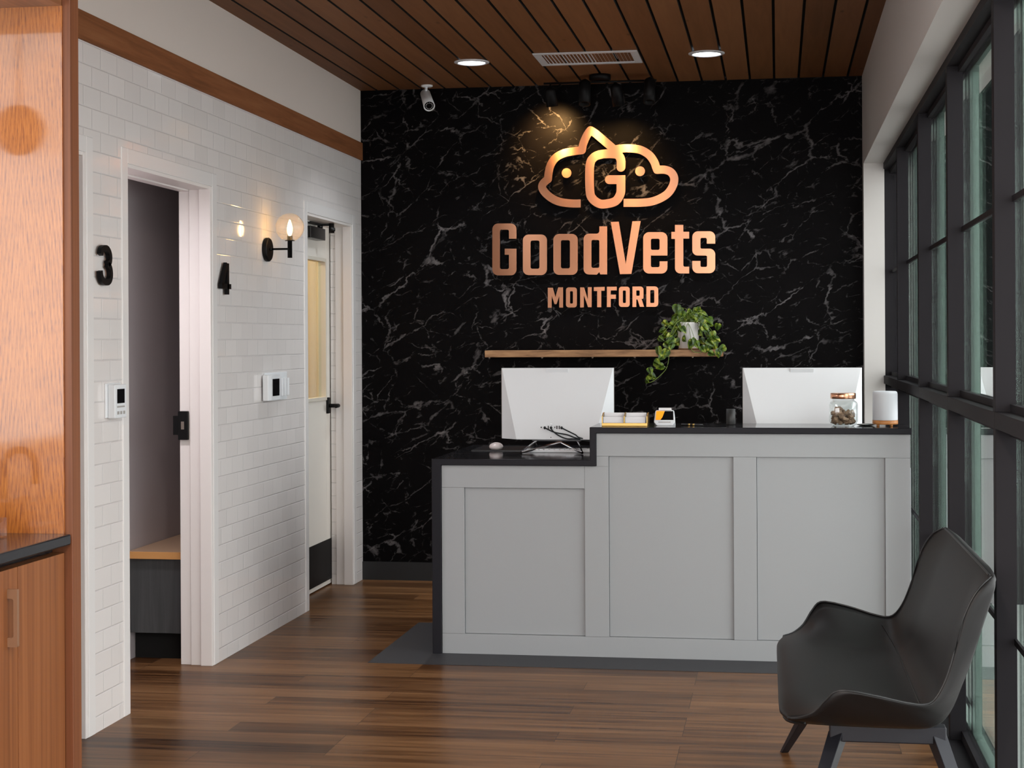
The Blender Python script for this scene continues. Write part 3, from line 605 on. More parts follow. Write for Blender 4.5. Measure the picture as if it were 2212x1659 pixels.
# ---- wall controls
t1 = thing('thermostat', (XL, 5.93, 1.16), 'white thermostat with small dark screen below the number 3', 'thermostat')
box('wall_plate', (XL, 5.86, 1.160), (XL+0.006, 6.005, 1.290), M['plastic'], t1, 0.002)
box('body', (XL+0.006, 5.878, 1.158), (XL+0.034, 5.992, 1.285), M['plastic'], t1, 0.003)
box('screen', (XL+0.0335, 5.900, 1.214), (XL+0.0352, 5.970, 1.268), M['screen'], t1)
for k in range(3): box('button', (XL+0.033, 5.900+0.028*k, 1.172), (XL+0.0355, 5.918+0.028*k, 1.184), M['plasticgrey'], t1, 0.001)
box('button', (XL+0.033, 5.900, 1.198), (XL+0.0352, 5.970, 1.204), M['plasticgrey'], t1)
t2 = thing('thermostat', (XL, 8.0, 1.16), 'white thermostat with louvred cover and dark screen below the globe lamp', 'thermostat')
box('wall_plate', (XL, 7.80, 1.150), (XL+0.007, 8.17, 1.292), M['plastic'], t2, 0.002)
m = MB(); m.prism([(XL+0.007, 7.76), (XL+0.036, 7.76), (XL+0.044, 7.79), (XL+0.044, 7.93), (XL+0.038, 7.96), (XL+0.007, 7.96)], 'z', 1.155, 1.282); m.obj('body', M['plastic'], t2, bevel=0.004)
box('screen', (XL+0.0435, 7.805, 1.178), (XL+0.0455, 7.915, 1.262), M['screen'], t2)
m = MB()
for k in range(3): m.box(XL+0.007, 7.995+0.052*k, 1.172, XL+0.036, 8.012+0.052*k, 1.262)
m.obj('louvre', M['plastic'], t2, bevel=0.003)

# ---- globe wall lamp
sc = thing('wall_lamp', (-2.37, 7.84, 1.845), 'black wall lamp with clear glass globe and glowing bulb', 'lamp')
R = Matrix.Rotation(math.pi/2, 4, 'Y')
m = MB(); m.lathe([(0.055, 0), (0.059, 0.006), (0.059, 0.018), (0.054, 0.024)], m=Matrix.Translation((XL, 7.84, 1.900)) @ R, n=48); m.obj('back_plate', M['blackmetal'], sc)
m = MB(); m.tube([(XL+0.02, 7.84, 1.902), (-2.37, 7.84, 1.902)], 0.0052, 14); m.tube([(XL+0.02, 7.84, 1.902), (XL+0.034, 7.84, 1.902)], 0.009, 14); m.obj('arm', M['blackmetal'], sc)
m = MB(); m.lathe([(0.0115, 1.858), (0.0115, 1.940), (0.024, 1.941), (0.024, 1.945), (0.013, 1.947), (0.013, 1.966)], c=(-2.37, 7.84, 0), n=28); m.obj('stem', M['blackmetal'], sc)
gl = MB(); gl.sphere((-2.37, 7.84, 2.008), 0.070, u=40, v=28); gl.obj('lamp_globe', M['haze_globe'], sc)
m = MB(); m.lathe([(0.004, 1.966), (0.009, 1.975), (0.013, 1.99), (0.013, 2.005), (0.008, 2.028), (0.002, 2.045)], c=(-2.37, 7.84, 0), n=20); m.obj('bulb', M['filament'], sc)
lamp('globe_light', 'POINT', (-2.37, 7.84, 2.008), 22.0, (1.0, 0.52, 0.19), shadow_soft_size=0.012)
bpy.data.objects['lamp_globe'].visible_shadow = True

# ================================================================ ceiling fittings
for (dx, dy, lb) in ((-1.642, 8.85, 'round recessed downlight left of the ceiling vent'), (-0.366, 8.815, 'round recessed downlight right of the ceiling vent')):
    dl = thing('downlight', (dx, dy, ZC), lb, 'ceiling light', 'recessed downlights in the plank ceiling')
    m = MB(); m.lathe([(0.096, 0.0), (0.096, -0.004), (0.078, -0.009), (0.074, -0.004), (0.074, 0.0)], c=(dx, dy, ZC), n=48, cap=False); m.obj('trim_ring', M['whitegrille'], dl)
    m = MB(); m.lathe([(0.0745, -0.001), (0.0745, -0.003)], c=(dx, dy, ZC), n=40); m.obj('lens', M['lampwhite'], dl)
    lamp('downlight_light', 'AREA', (dx, dy, ZC-0.012), 9, (0.92, 0.96, 1.0), shape='DISK', size=0.14, spread=math.radians(115))
vt = thing('air_vent', (-1.0, 8.83, ZC), 'white rectangular air vent in the plank ceiling between the two downlights', 'vent')
m = MB(); x0, x1, y0, y1 = -1.278, -0.722, 8.645, 9.02
for q in ((x0, y0, x1, y0+0.035), (x0, y1-0.035, x1, y1), (x0, y0+0.035, x0+0.04, y1-0.035), (x1-0.04, y0+0.035, x1, y1-0.035)): m.box(q[0], q[1], ZC-0.007, q[2], q[3], ZC)
m.obj('frame', M['whitegrille'], vt, bevel=0.002)
m = MB()
for k in range(24):
    a = x0+0.05+k*0.0195; tilt = 0.010 if k < 14 else -0.008
    m.box(a, y0+0.035, ZC-0.004, a+0.0012, y1-0.035, ZC+0.0145, m=None)
    for v in list(m.bm.verts)[-8:]:
        if v.co.z > ZC: v.co.x += tilt
m.obj('louvre', M['whitegrille'], vt)
box('duct', (x0+0.04, y0+0.035, ZC+0.0145), (x1-0.04, y1-0.035, ZC+0.0155), M['whitegrille'], vt)

cm = thing('security_camera', (-2.053, 9.60, ZC), 'white bullet security camera hanging at the left of the plank ceiling', 'camera')
m = MB(); m.lathe([(0.035, 0), (0.035, -0.008), (0.024, -0.013)], c=(-2.053, 9.6, ZC), n=32); m.lathe([(0.009, -0.01), (0.009, -0.058)], c=(-2.058, 9.6, ZC), n=16); m.obj('mount', M['plastic'], cm)
a = Vector((-2.072, 9.635, 2.928)); b_ = Vector((-2.018, 9.50, 2.828)); q = (b_-a).to_track_quat('Z', 'Y').to_matrix().to_4x4(); L = (b_-a).length
m = MB(); m.lathe([(0.018, 0), (0.030, 0.012), (0.0315, L*0.6), (0.034, L), (0.030, L), (0.028, L-0.008)], m=Matrix.Translation(a) @ q, n=32); m.obj('body', M['plastic'], cm)
m = MB(); m.lathe([(0.027, L-0.007), (0.027, L-0.004)], m=Matrix.Translation(a) @ q, n=32); m.obj('lens', M['screen'], cm)
m = MB()
for k in range(12):
    an = k*math.pi/6; m.sphere(Matrix.Translation(a) @ q @ Vector((0.019*math.cos(an), 0.019*math.sin(an), L-0.003)), 0.0026, u=8, v=6)
m.obj('infrared_ring', M['whitegrille'], cm)

tr = thing('track_light', (-1.0, 9.43, ZC), 'black track light with four spot heads above the emblem', 'light')
m = MB(); m.lathe([(0.0, 0), (0.062, 0), (0.062, -0.028), (0.0, -0.028)], c=(-1.0, 9.42, ZC), n=40, cap=False); m.obj('canopy', M['blackmetal'], tr)
m = MB(); m.tube([(-1.33, 9.45, 2.932), (-0.678, 9.45, 2.932)], 0.0065, 10); m.obj('bar', M['blackmetal'], tr)
def aim(src, dst): return (Vector(dst)-Vector(src)).to_track_quat('-Z', 'Y').to_euler()
heads = [(-1.291, (-1.284, 9.472, 2.802), 0.905, 0.105), (-1.088, (-1.087, 9.40, 2.800), 0.915, 0.14), (-0.912, (-0.898, 9.475, 2.795), 0.91, 0.12), (-0.713, (-0.716, 9.40, 2.800), 0.92, 0.14)]
for i, (hx, tip, zt, ln) in enumerate(heads):
    tip = Vector(tip); top = Vector((hx-0.002, 9.45, tip.z+ln)); dr = (tip-top).normalized(); qq = dr.to_track_quat('Z', 'Y').to_matrix().to_4x4(); Lh = (tip-top).length
    m = MB(); m.lathe([(0.006, -0.012), (0.022, 0.0), (0.033, 0.010), (0.034, 0.02), (0.034, Lh), (0.029, Lh), (0.027, Lh-0.02)], m=Matrix.Translation(top) @ qq, n=32)
    hd = m.obj('spot_head', M['blackmetal'], tr)
    m = MB(); m.tube([(hx, 9.45, 2.93), top+dr*0.004], 0.006, 10); m.obj('swivel', M['blackmetal'], hd)
WARM = (1.0, 0.56, 0.20)
for src, dst, pw, ang, bl in (((-1.284, 9.50, 2.795), (-1.31, 9.74, 2.66), 60.0, 95, 1.0), ((-1.087, 9.36, 2.79), (-1.02, 9.70, 2.42), 11, 85, 0.9), ((-0.898, 9.36, 2.785), (-0.90, 9.70, 2.45), 20, 85, 0.9), ((-0.716, 9.30, 2.79), (-0.95, 9.70, 2.10), 9, 85, 0.9)):
    lamp('track_spot', 'SPOT', src, pw, WARM, aim(src, dst), spot_size=math.radians(ang), spot_blend=bl, shadow_soft_size=0.02)
# ================================================================ reception desk
dk = thing('reception_desk', (-0.48, 7.55, 0), 'pale grey panelled reception desk with a stepped front', 'desk')
m = MB(); m.box(-1.537, 7.487, 0.0, -0.80, 7.62, 0.87); m.box(-0.80, 7.487, 0.0, 0.575, 7.62, 1.02)
m.obj('body', mat('shadow_gap_grey', (0.10, 0.105, 0.11), 0.7), dk)
m = MB(); ya, yb = 7.470, 7.4875
g = 0.0008
for x0, z0, x1, z1 in ((-1.537, 0, 0.575, 0.093), (-1.537, 0.093+g, -1.432, 0.768-g), (-1.537, 0.768, -0.872-g, 0.87), (-0.872, 0.093+g, -0.763, 0.87),
                       (-0.817, 0.87, -0.763, 0.917-g), (-0.817, 0.917, 0.575, 1.02), (-0.200, 0.093+g, -0.097, 0.917-g), (0.467, 0.093+g, 0.575, 0.917-g)):
    m.box(x0, ya, z0, x1, yb, z1)
m.obj('face_frame', M['deskgrey'], dk, bevel=0.0007)
for x0, x1, z1 in ((-1.432, -0.872, 0.768), (-0.763, -0.200, 0.917), (-0.097, 0.467, 0.917)):
    box('panel', (x0+0.0022, 7.4835, 0.0952), (x1-0.0012, 7.489, z1-0.0012), M['deskgrey'], dk)
box('side_panel', (0.575, 7.49, 0), (0.580, 8.5, 0.87), M['deskgrey'], dk)
ct = MB()
ct.prism([(-1.581, 0.0), (-1.581, 0.9), (-0.847, 0.9), (-0.847, 1.049), (0.582, 1.049), (0.582, 1.021), (-0.817, 1.021), (-0.817, 0.871), (-1.538, 0.871), (-1.538, 0.0)], 'y', 7.455, 7.845)
ct.box(-1.581, 7.845, 0.871, 0.575, 8.5, 0.9); ct.box(-1.581, 7.845, 0, -1.538, 8.5, 0.871)
o = ct.obj('countertop', M['quartz'], None, bevel=0.003); o.data.materials.append(M['quartz_edge'])
for p in o.data.polygons:
    if p.normal.y < -0.9 or abs(p.normal.x) > 0.9: p.material_index = 1
tag(o, 'black waterfall countertop stepping over the grey reception desk', 'countertop')

# ---- desktop computers seen from behind
def monitor(x0, y, cables, label):
    W_, zt, zb = 0.559, 1.309, 0.961; xc = x0+W_/2
    t_ = thing('desktop_computer', (xc, y, 0.9), label, 'computer', None)
    b = MB(); b.box(x0, y, zb, x0+W_, y+0.012, zt); b.obj('screen_frame', M['plasticgrey'], t_, bevel=0.002)
    bm = MB(); B = bm.bm; e = 0.087
    v = [B.verts.new(p) for p in ((x0+.001, y, zt), (x0+W_-.001, y, zt), (x0+W_-.001, y, zb), (x0+.001, y, zb), (x0+.003, y-0.004, zt), (x0+W_-.003, y-0.004, zt), (x0+W_-e, y-0.085, zb), (x0+e, y-0.085, zb))]
    for f in ((4, 5, 6, 7), (0, 1, 5, 4), (3, 0, 4, 7), (1, 2, 6, 5), (2, 3, 7, 6), (3, 2, 1, 0)): B.faces.new([v[i] for i in f])
    bm.obj('back_cover', M['plastic'], t_, bevel=0.0015)
    b = MB(); sl = Matrix.Translation((xc, y-0.0072, zt-0.013)) @ Matrix.Rotation(math.radians(13.1), 4, 'X')
    b.box(-0.055, -0.004, -0.013, 0.055, 0.003, 0.011, sl); b.obj('latch', M['plastic'], t_, bevel=0.0006)
    b = MB(); b.tube([(xc-0.095, y-0.03, 0.963), (xc-0.105, y-0.03, 0.950), (xc-0.148, y-0.22, 0.907), (xc, y+0.10, 0.936), (xc+0.148, y-0.22, 0.907), (xc+0.105, y-0.03, 0.950), (xc+0.095, y-0.03, 0.963)], 0.0065, 10)
    b.obj('stand', M['chrome'], t_)
    b = MB(); b.box(xc-0.12, y-0.05, 0.952, xc+0.12, y-0.01, 0.963); b.obj('stand_bar', M['blacksatin'], t_)
    if cables:
        def back(dx, z): return Vector((xc+dx, y-0.004-0.081*(zt-z)/(zt-zb)-0.001, z))
        for dx, w_, h_ in ((-0.071, .003, .003), (-0.036, .0025, .008), (-0.004, .002, .004), (0.006, .003, .008), (0.018, .003, .008)):
            p_ = back(dx, 1.020); b = MB(); b.box(p_.x-w_, p_.y-0.001, p_.z-h_/1.0, p_.x+w_, p_.y+0.004, p_.z+h_/1.0); b.obj('port', M['screen'], t_)
        p_ = back(-0.022, 0.972); b = MB(); b.box(p_.x-.002, p_.y-.001, p_.z-.002, p_.x+.002, p_.y+.003, p_.z+.002)
        b.obj('port', M['screen'], t_)
        b = MB(); b.sphere(back(-0.020, 1.034), 0.0042, (1, 0.4, 1)); b.obj('button', M['chrome'], t_)
        for pts in (((-0.053, 1.018), (-0.030, 1.008), (0.00, 0.996), (0.06, 0.985), (0.11, 0.968), (0.215, 0.930)),
                    ((-0.022, 1.018), (-0.012, 1.003), (0.02, 0.980), (0.06, 0.966), (0.11, 0.964), (0.215, 0.933)),
                    ((0.030, 1.018), (0.060, 1.004), (0.10, 0.985), (0.125, 0.970), (0.215, 0.936))):
            P0 = [back(dx, z)-Vector((0, 0.012 if i else 0.004, 0)) for i, (dx, z) in enumerate(pts)]
            P0[-1].y = y+0.08
            b = MB(); b.tube(catmull(P0, 6), 0.0032, 10); b.sphere(P0[0], 0.0075, (0.8, 1.2, 1.0)); b.obj('cable', M['cable'], t_)
    return t_
monitor(-1.352, 8.05, True, 'white desktop computer seen from behind with cables, on the lower part of the desk')
monitor(-0.167, 7.935, False, 'white desktop computer seen from behind at the right end of the desk')
pad = box('desk_pad', (-1.50, 8.02, 0.9), (-1.235, 8.36, 0.9045), M['blacksatin']); tag(pad, 'thin black pad under the mouse on the lower countertop', 'mouse pad')
m = MB(); m.sphere((-1.382, 8.06, 0.9195), 1.0, (0.034, 0.056, 0.021)); mo = m.obj('computer_mouse', mat('pearl_white_mouse', (0.72, 0.64, 0.63), 0.3)); 
for v in mo.data.vertices: v.co.z = max(v.co.z, 0.9047)
tag(mo, 'small white computer mouse at the left end of the countertop', 'mouse')
kb = thing('keyboard', (-1.12, 7.98, 0.9), 'flat white keyboard under the left computer', 'keyboard')
m = MB(); m.box(-1.232, 7.93, 0.9, -0.87, 8.05, 0.912); m.obj('body', M['plastic'], kb, bevel=0.003)
m = MB()
for i in range(14):
    for j in range(4): m.box(-1.224+i*0.0253, 7.938+j*0.027, 0.912, -1.224+i*0.0253+0.021, 7.938+j*0.027+0.023, 0.916)
m.obj('keys', M['plastic'], kb)

# ---- card holder with four stacks of cards
ch = thing('card_holder', (-0.697, 7.60, 1.049), 'polished brass card holder on the higher countertop', 'card holder')
m = MB(); X0, X1 = -0.801, -0.592
m.box(X0, 7.545, 1.049, X1, 7.552, 1.064); m.box(X0, 7.545, 1.049, X1, 7.655, 1.052); m.box(X0, 7.648, 1.052, X1, 7.655, 1.080)
m.obj('tray', M['brass'], ch, bevel=0.001)
for xx in (X0, -0.6995, X1-0.003):
    m = MB(); m.prism([(7.546, 1.05), (7.655, 1.05), (7.655, 1.109), (7.60, 1.109), (7.55, 1.095)], 'x', xx, xx+0.004)
    m.obj('divider', M['brass'], ch, bevel=0.0006)
for (xa, lbx) in ((-0.7955, 'left'), (-0.694, 'right')):
    for (yy, z0, z1, tier) in ((7.556, 1.053, 1.0915, 'front'), (7.605, 1.053, 1.1095, 'rear')):
        m = MB(); k = Matrix.Translation((xa, yy, z0)) @ Matrix.Rotation(math.radians(-10), 4, 'X')
        for i in range(7): m.box(0, i*0.0034, 0, 0.0935, i*0.0034+0.0028, z1-z0-0.0006*(i % 3), k)
        tag(m.obj('card_stack', M['paper']), 'stack of white cards in the %s slot of the brass holder, %s tier' % (lbx, tier), 'cards', 'card stacks in the brass holder')
# ---- card reader
cr = thing('card_reader', (-0.517, 7.64, 1.049), 'small white card reader with an orange and black screen', 'card reader')
k = Matrix.Translation((-0.517, 7.60, 1.052)) @ Matrix.Rotation(math.radians(-28), 4, 'X')
m = MB(); pts = rounded([(-0.036, -0.002, 0.012), (0.036, -0.002, 0.012), (0.049, 0.016, 0.012), (0.043, 0.077, 0.008), (-0.043, 0.077, 0.008), (-0.049, 0.016, 0.012)])
m.prism(pts, 'y', 0.0, 0.045)
for v in m.bm.verts: v.co = k @ v.co
m.obj('body', M['plastic'], cr, bevel=0.003)
m = MB(); m.prism([(-0.041, 0.026), (0.041, 0.026), (0.039, 0.071), (-0.039, 0.071)], 'y', -0.0012, 0.001)
for v in m.bm.verts: v.co = k @ v.co
scn = m.obj('screen', M['screen'], cr)
m = MB(); m.prism([(-0.041, 0.026), (-0.019, 0.026), (-0.010, 0.040), (0.000, 0.071), (-0.039, 0.071)], 'y', -0.0018, -0.0008)
for v in m.bm.verts: v.co = k @ v.co
m.obj('graphic', M['orange'], scn)
m = MB(); m.box(-0.028, -0.0012, 0.013, 0.028, 0.002, 0.017, k); m.obj('slot', M['plasticgrey'], cr)
m = MB(); m.box(-0.028, -0.006, 0.073, 0.030, 0.010, 0.086, k); m.obj('paper_tab', M['paper'], cr, bevel=0.001)
# ---- jar of biscuits
def sqloop(bm, c, r, z, n=48, p=4.0):
    out = []
    for i in range(n):
        a = 2*math.pi*i/n; ca, sa = math.cos(a), math.sin(a); q = (abs(ca)**p+abs(sa)**p)**(-1/p)
        out.append(bm.verts.new((c[0]+r*q*ca, c[1]+r*q*sa, z)))
    return out
jx, jy = 0.292, 7.63
jr = thing('treat_jar', (jx, jy, 1.049), 'square glass jar with a copper lid, half full of brown biscuits', 'jar')
def jarshell(rs):
    m = MB(); L_ = [sqloop(m.bm, (jx, jy), r_, z_, p=pp) for r_, z_, pp in rs]
    for a, b in zip(L_, L_[1:]):
        for i in range(48):
            f = m.bm.faces.new((a[i], a[(i+1) % 48], b[(i+1) % 48], b[i])); f.smooth = True
    m.bm.faces.new(list(reversed(L_[0]))); return m
m = jarshell([(0.046, 1.0495, 3), (0.054, 1.056, 4), (0.0635, 1.072, 6), (0.0640, 1.148, 6), (0.060, 1.158, 5), (0.050, 1.166, 2.2), (0.048, 1.176, 2)]); m.obj('glass_body', M['jarglass'], jr)
m = jarshell([(0.043, 1.0565, 3), (0.050, 1.062, 4), (0.059, 1.075, 6), (0.0595, 1.146, 6), (0.056, 1.155, 5), (0.047, 1.164, 2.2)]); m.obj('inner_glass', M['jarglass'], jr)
m = MB(); m.lathe([(0.0555, 1.1735), (0.0570, 1.175), (0.0570, 1.1975), (0.055, 1.199)], c=(jx, jy, 0), n=48); m.obj('lid', mat('copper_lid', (0.80, 0.42, 0.26), 0.25, metal=1.0), jr)
rr = random.Random(4)
n_t = 0
for lay in range(5):
    for k_ in range(7 if lay < 4 else 3):
        an = 2*math.pi*k_/6+lay*0.7; rad = 0.036 if k_ < 6 else 0.0
        if lay == 4: rad = 0.026; an = math.pi*0.62+k_*0.55
        px, py, pz = jx+rad*math.cos(an)*1.12, jy+rad*math.sin(an)*1.12, 1.0685+lay*0.0135+rr.uniform(-.001, .001)
        mk = Matrix.Translation((px, py, pz)) @ Euler((rr.uniform(-.7, .7), rr.uniform(-.7, .7), rr.uniform(0, 3.1))).to_matrix().to_4x4()
        m = MB(); m.box(-0.0135, -0.0095, -0.008, 0.0135, 0.0095, 0.008, mk)
        tag(m.obj('dog_biscuit', M['treat'], bevel=0.0025), 'small brown biscuit inside the square glass jar', 'biscuit', 'biscuits in the glass jar'); n_t += 1
# ---- diffuser, dish, cup, pen
df = thing('diffuser', (0.478, 7.63, 1.049), 'white cylindrical diffuser on a wooden base at the right end of the desk', 'diffuser')
m = MB(); m.lathe([(0.0555, 1.0765), (0.0562, 1.08), (0.0555, 1.195), (0.0535, 1.204), (0.048, 1.2075)], c=(0.478, 7.63, 0), n=56); m.obj('body', mat('matt_white_cup', (0.66, 0.69, 0.73), 0.5), df)
m = MB(); m.lathe([(0.055, 1.058), (0.0568, 1.060), (0.0568, 1.076), (0.055, 1.0765)], c=(0.478, 7.63, 0), n=56); m.obj('base', M['lightwood'], df)
for an in (0.9, 2.3, 3.9, 5.3):
    m = MB(); m.lathe([(0.006, 1.0492), (0.007, 1.059)], c=(0.478+0.045*math.cos(an), 7.63+0.045*math.sin(an), 0), n=14); m.obj('foot', M['lightwood'], df)
m = MB(); m.lathe([(0.022, 1.0493), (0.030, 1.050), (0.043, 1.0555), (0.0435, 1.057), (0.030, 1.0525), (0.0, 1.0515)], c=(0.393, 7.66, 0), n=40, cap=False)
tag(m.obj('dish', mat('silver_glass_dish', (0.45, 0.47, 0.45), 0.12, metal=0.8)), 'shallow silvery dish between the jar and the diffuser', 'dish')
m = MB(); m.lathe([(0.020, 1.0493), (0.021, 1.051), (0.021, 1.122), (0.018, 1.122), (0.018, 1.06)], c=(-0.217, 7.72, 0), n=32)
tag(m.obj('pen_cup', mat('charcoal_cup', (0.022, 0.022, 0.022), 0.5)), 'dark cylindrical cup left of the right computer', 'cup')
pn = thing('pen', (-0.39, 7.60, 1.05), 'black pen with brass bands lying beside the card reader', 'pen')
m = MB(); m.tube([(-0.44, 7.62, 1.0538), (-0.34, 7.59, 1.0538)], 0.0045, 12); m.obj('barrel', M['blacksatin'], pn)
for s_ in (0.32, 0.52):
    m = MB(); m.tube([(-0.44+0.1*s_, 7.62-0.03*s_, 1.0538), (-0.44+0.1*(s_+.09), 7.62-0.03*(s_+.09), 1.0538)], 0.0052, 14); m.obj('band', M['brass'], pn)

# ================================================================ shelf with plant
sh = thing('wall_shelf', (-1.0, 9.64, 1.348), 'rustic wooden shelf on the marble wall below the lettering', 'shelf')
box('board', (-1.701, 9.54, 1.348), (-0.315, YB, 1.388), M['shelf'], sh, bevel=0.002)
for px in (-1.684, -1.369, -1.071, -0.824, -0.488):
    m = MB(); m.lathe([(0.007, 0), (0.005, -0.006), (0.0025, -0.009)], c=(px, 9.60, 1.348), n=14); m.obj('screw', M['steel'], sh)
pl = thing('potted_pothos', (-0.512, 9.625, 1.388), 'trailing pothos plant with variegated leaves in a white pot on the shelf', 'plant')
m = MB(); m.lathe([(0.050, 1.392), (0.056, 1.398), (0.066, 1.535), (0.0655, 1.547), (0.060, 1.547), (0.058, 1.530)], c=(-0.512, 9.625, 0), n=40); m.obj('pot', M['pot'], pl)
m = MB(); m.lathe([(0.050, 1.3885), (0.060, 1.393), (0.060, 1.396), (0.05, 1.396)], c=(-0.512, 9.625, 0), n=40); m.obj('saucer', M['shelf'], pl)
m = MB(); m.lathe([(0.0, 1.531), (0.058, 1.531)], c=(-0.512, 9.625, 0), n=32, cap=False); m.obj('soil', mat('dark_potting_soil', (0.02, 0.013, 0.008), 0.95), pl)
rl = random.Random(11)
fol = MB(); FB = fol.bm
def leaf_(c, size, rx, ry, rz):
    mt = Matrix.Translation(c) @ Euler((rx, ry, rz)).to_matrix().to_4x4()
    # heart outline; tip along -Z, slightly folded at the midrib and curled
    prof = [(0.0, 0.38), (0.20, 0.50), (0.40, 0.42), (0.48, 0.20), (0.43, -0.05), (0.30, -0.30), (0.14, -0.50), (0.0, -0.68)]
    def pt(a, b): return mt @ Vector((a*size, (-0.16*abs(a)-0.35*b*b*(1 if b < 0 else 0.3))*-size*0.9, b*size))
    mid = [FB.verts.new(pt(0, z)) for _, z in prof]
    for s_ in (1, -1):
        edge = [FB.verts.new(pt(s_*xx, z)) for xx, z in prof[1:-1]]
        hm = [FB.verts.new(pt(s_*xx*0.5, z*0.98)) for xx, z in prof[1:-1]]
        for A, B_ in ((mid[1:-1], hm), (hm, edge)):
            for i in range(len(A)-1):
                f = FB.faces.new((A[i], A[i+1], B_[i+1], B_[i])); f.smooth = True
        for a_, b_, c_ in ((mid[0], mid[1], hm[0]), (mid[0], hm[0], edge[0]), (mid[-1], hm[-1], mid[-2]), (mid[-1], edge[-1], hm[-1])):
            f = FB.faces.new((a_, b_, c_)); f.smooth = True
stems = MB()
for i, (lx, lz) in enumerate(DATA['leaves']):
    inpot = abs(lx+0.512) < 0.06 and 1.40 < lz < 1.55
    ly = (9.53 if inpot else rl.uniform(9.50, 9.64)) if lz > 1.41 else rl.uniform(9.50, 9.525)
    if lz > 1.56: ly = rl.uniform(9.56, 9.66)
    sz = rl.uniform(0.040, 0.058)
    leaf_((lx, ly, lz), sz, rl.uniform(-0.5, 0.35), rl.uniform(-1.2, 1.2), rl.uniform(-0.8, 0.8))
    if lz > 1.42:
        top = Vector((-0.512+rl.uniform(-.04, .04), 9.62, 1.545)); end = Vector((lx, ly+0.004, lz+sz*0.3)); md = (top+end)/2+Vector((0, -0.03, 0.035))
        stems.tube(catmull([top, md, end], 5), 0.0014, 5)
for i in range(26):
    an = rl.uniform(0, 6.28); r_ = rl.uniform(0.03, 0.16)
    lx = -0.512+r_*math.cos(an)*1.1; lz = 1.50+r_*math.sin(an)*0.75
    if lz < 1.42: continue
    if abs(lx+0.50) < 0.05 and lz < 1.55: continue
    leaf_((lx, rl.uniform(9.60, 9.68), lz), rl.uniform(0.036, 0.052), rl.uniform(-0.5, 0.5), rl.uniform(-1.5, 1.5), rl.uniform(-0.9, 0.9))
fol.obj('foliage', M['leaf'], pl, fix=False)
V_ = [(x_, 9.515, z_) for x_, z_ in DATA['vine']]
stems.tube(catmull([(-0.54, 9.60, 1.55)]+V_, 6), 0.0022, 6)
for (bx, bz), (ex_, ez_) in (((-0.437-0.0, 1.24), (-0.52, 1.262)),): pass
for lx, lz in DATA['leaves']:
    if lz < 1.35:
        q_ = min(V_, key=lambda p_: (p_[0]-lx)**2+(p_[2]-lz)**2); stems.tube([q_, ((q_[0]+lx)/2, 9.505, (q_[2]+lz)/2+0.008), (lx, 9.512, lz+0.012)], 0.0016, 5)
stems.tube(catmull([(-0.49, 9.60, 1.42), (-0.49, 9.53, 1.392), (-0.475, 9.525, 1.375), (-0.44, 9.525, 1.372), (-0.41, 9.53, 1.388), (-0.38, 9.55, 1.41)], 5), 0.002, 6)
stems.obj('stem', M['vine'], pl)

# ================================================================ room behind the doorway: bench
bn = thing('bench', (-2.77, 7.6, 0), 'low bench with pale wooden top inside the open doorway', 'bench')
m = MB(); m.box(-2.918, 7.10, 0.464, -2.635, 8.38, 0.497); o = m.obj('top', M['bench'], bn, bevel=0.001); o.data.materials.append(M['benchedge'])
for p_ in o.data.polygons:
    if p_.normal.y < -0.9: p_.material_index = 1
box('front_panel', (-2.915, 7.13, 0.125), (-2.64, 8.36, 0.464), M['benchpanel'], bn)
box('plinth', (-2.915, 7.19, 0.0), (-2.64, 8.36, 0.125), M['black'], bn)

# ================================================================ coffee bar at the left edge
cb = thing('coffee_cabinet', (-2.2, 4.0, 0), 'tall varnished wooden coffee bar cabinet at the left edge', 'cabinet')
box('gable', (XL+0.012, 4.310, 0), (-1.930, 4.366, 2.96), M['gable'], cb, bevel=0.002)
box('side_panel', (XL+0.012, 4.305, 0.914), (-1.952, 4.3105, 2.376), M['oak'], cb)
m = MB(); m.box(XL+0.012, 3.93, 2.376, -1.952, 4.305, 2.96); m.obj('top_box', wood('stained_header', (0.12, 0.045, 0.018), (0.24, 0.095, 0.040), (0.32, 0.14, 0.06), 'y', 0.4, 50), cb, bevel=0.001)
m = MB(); m.box(XL+0.012, 2.4, 0.0, -1.972, 4.305, 0.862); m.obj('carcass', M['oakdark'], cb)
d1 = box('door', (-1.972, 3.30, 0.10), (-1.951, 4.018, 0.862), M['oakdark'], cb, bevel=0.001)
box('door', (-1.972, 4.022, 0.10), (-1.951, 4.303, 0.862), M['oakdark'], cb, bevel=0.001)
box('door', (-1.972, 2.4, 0.10), (-1.951, 3.296, 0.862), M['oakdark'], cb, bevel=0.001)
m = MB(); hy = 3.965
pr = rounded([(-1.951, 0.812, 0.001), (-1.924, 0.812, 0.003), (-1.924, 0.664, 0.003), (-1.951, 0.664, 0.001), (-1.951, 0.688, 0.001), (-1.934, 0.688, 0.006), (-1.934, 0.788, 0.006), (-1.951, 0.788, 0.001)])
m.prism(pr, 'y', hy-0.006, hy+0.006)
m.obj('handle', M['handle'], d1)
wt = MB(); wt.box(XL+0.012, 2.4, 0.884, -1.932, 4.305, 0.914); wt.box(XL+0.012, 2.4, 0.862, -1.985, 4.305, 0.884)
tag(wt.obj('worktop', M['quartz'], None, bevel=0.004), 'glossy black worktop of the coffee bar at the left edge', 'worktop')
bw = thing('ramekin', (-2.188, 4.12, 0.914), 'small white and grey ceramic bowl holding a sugar packet', 'bowl')
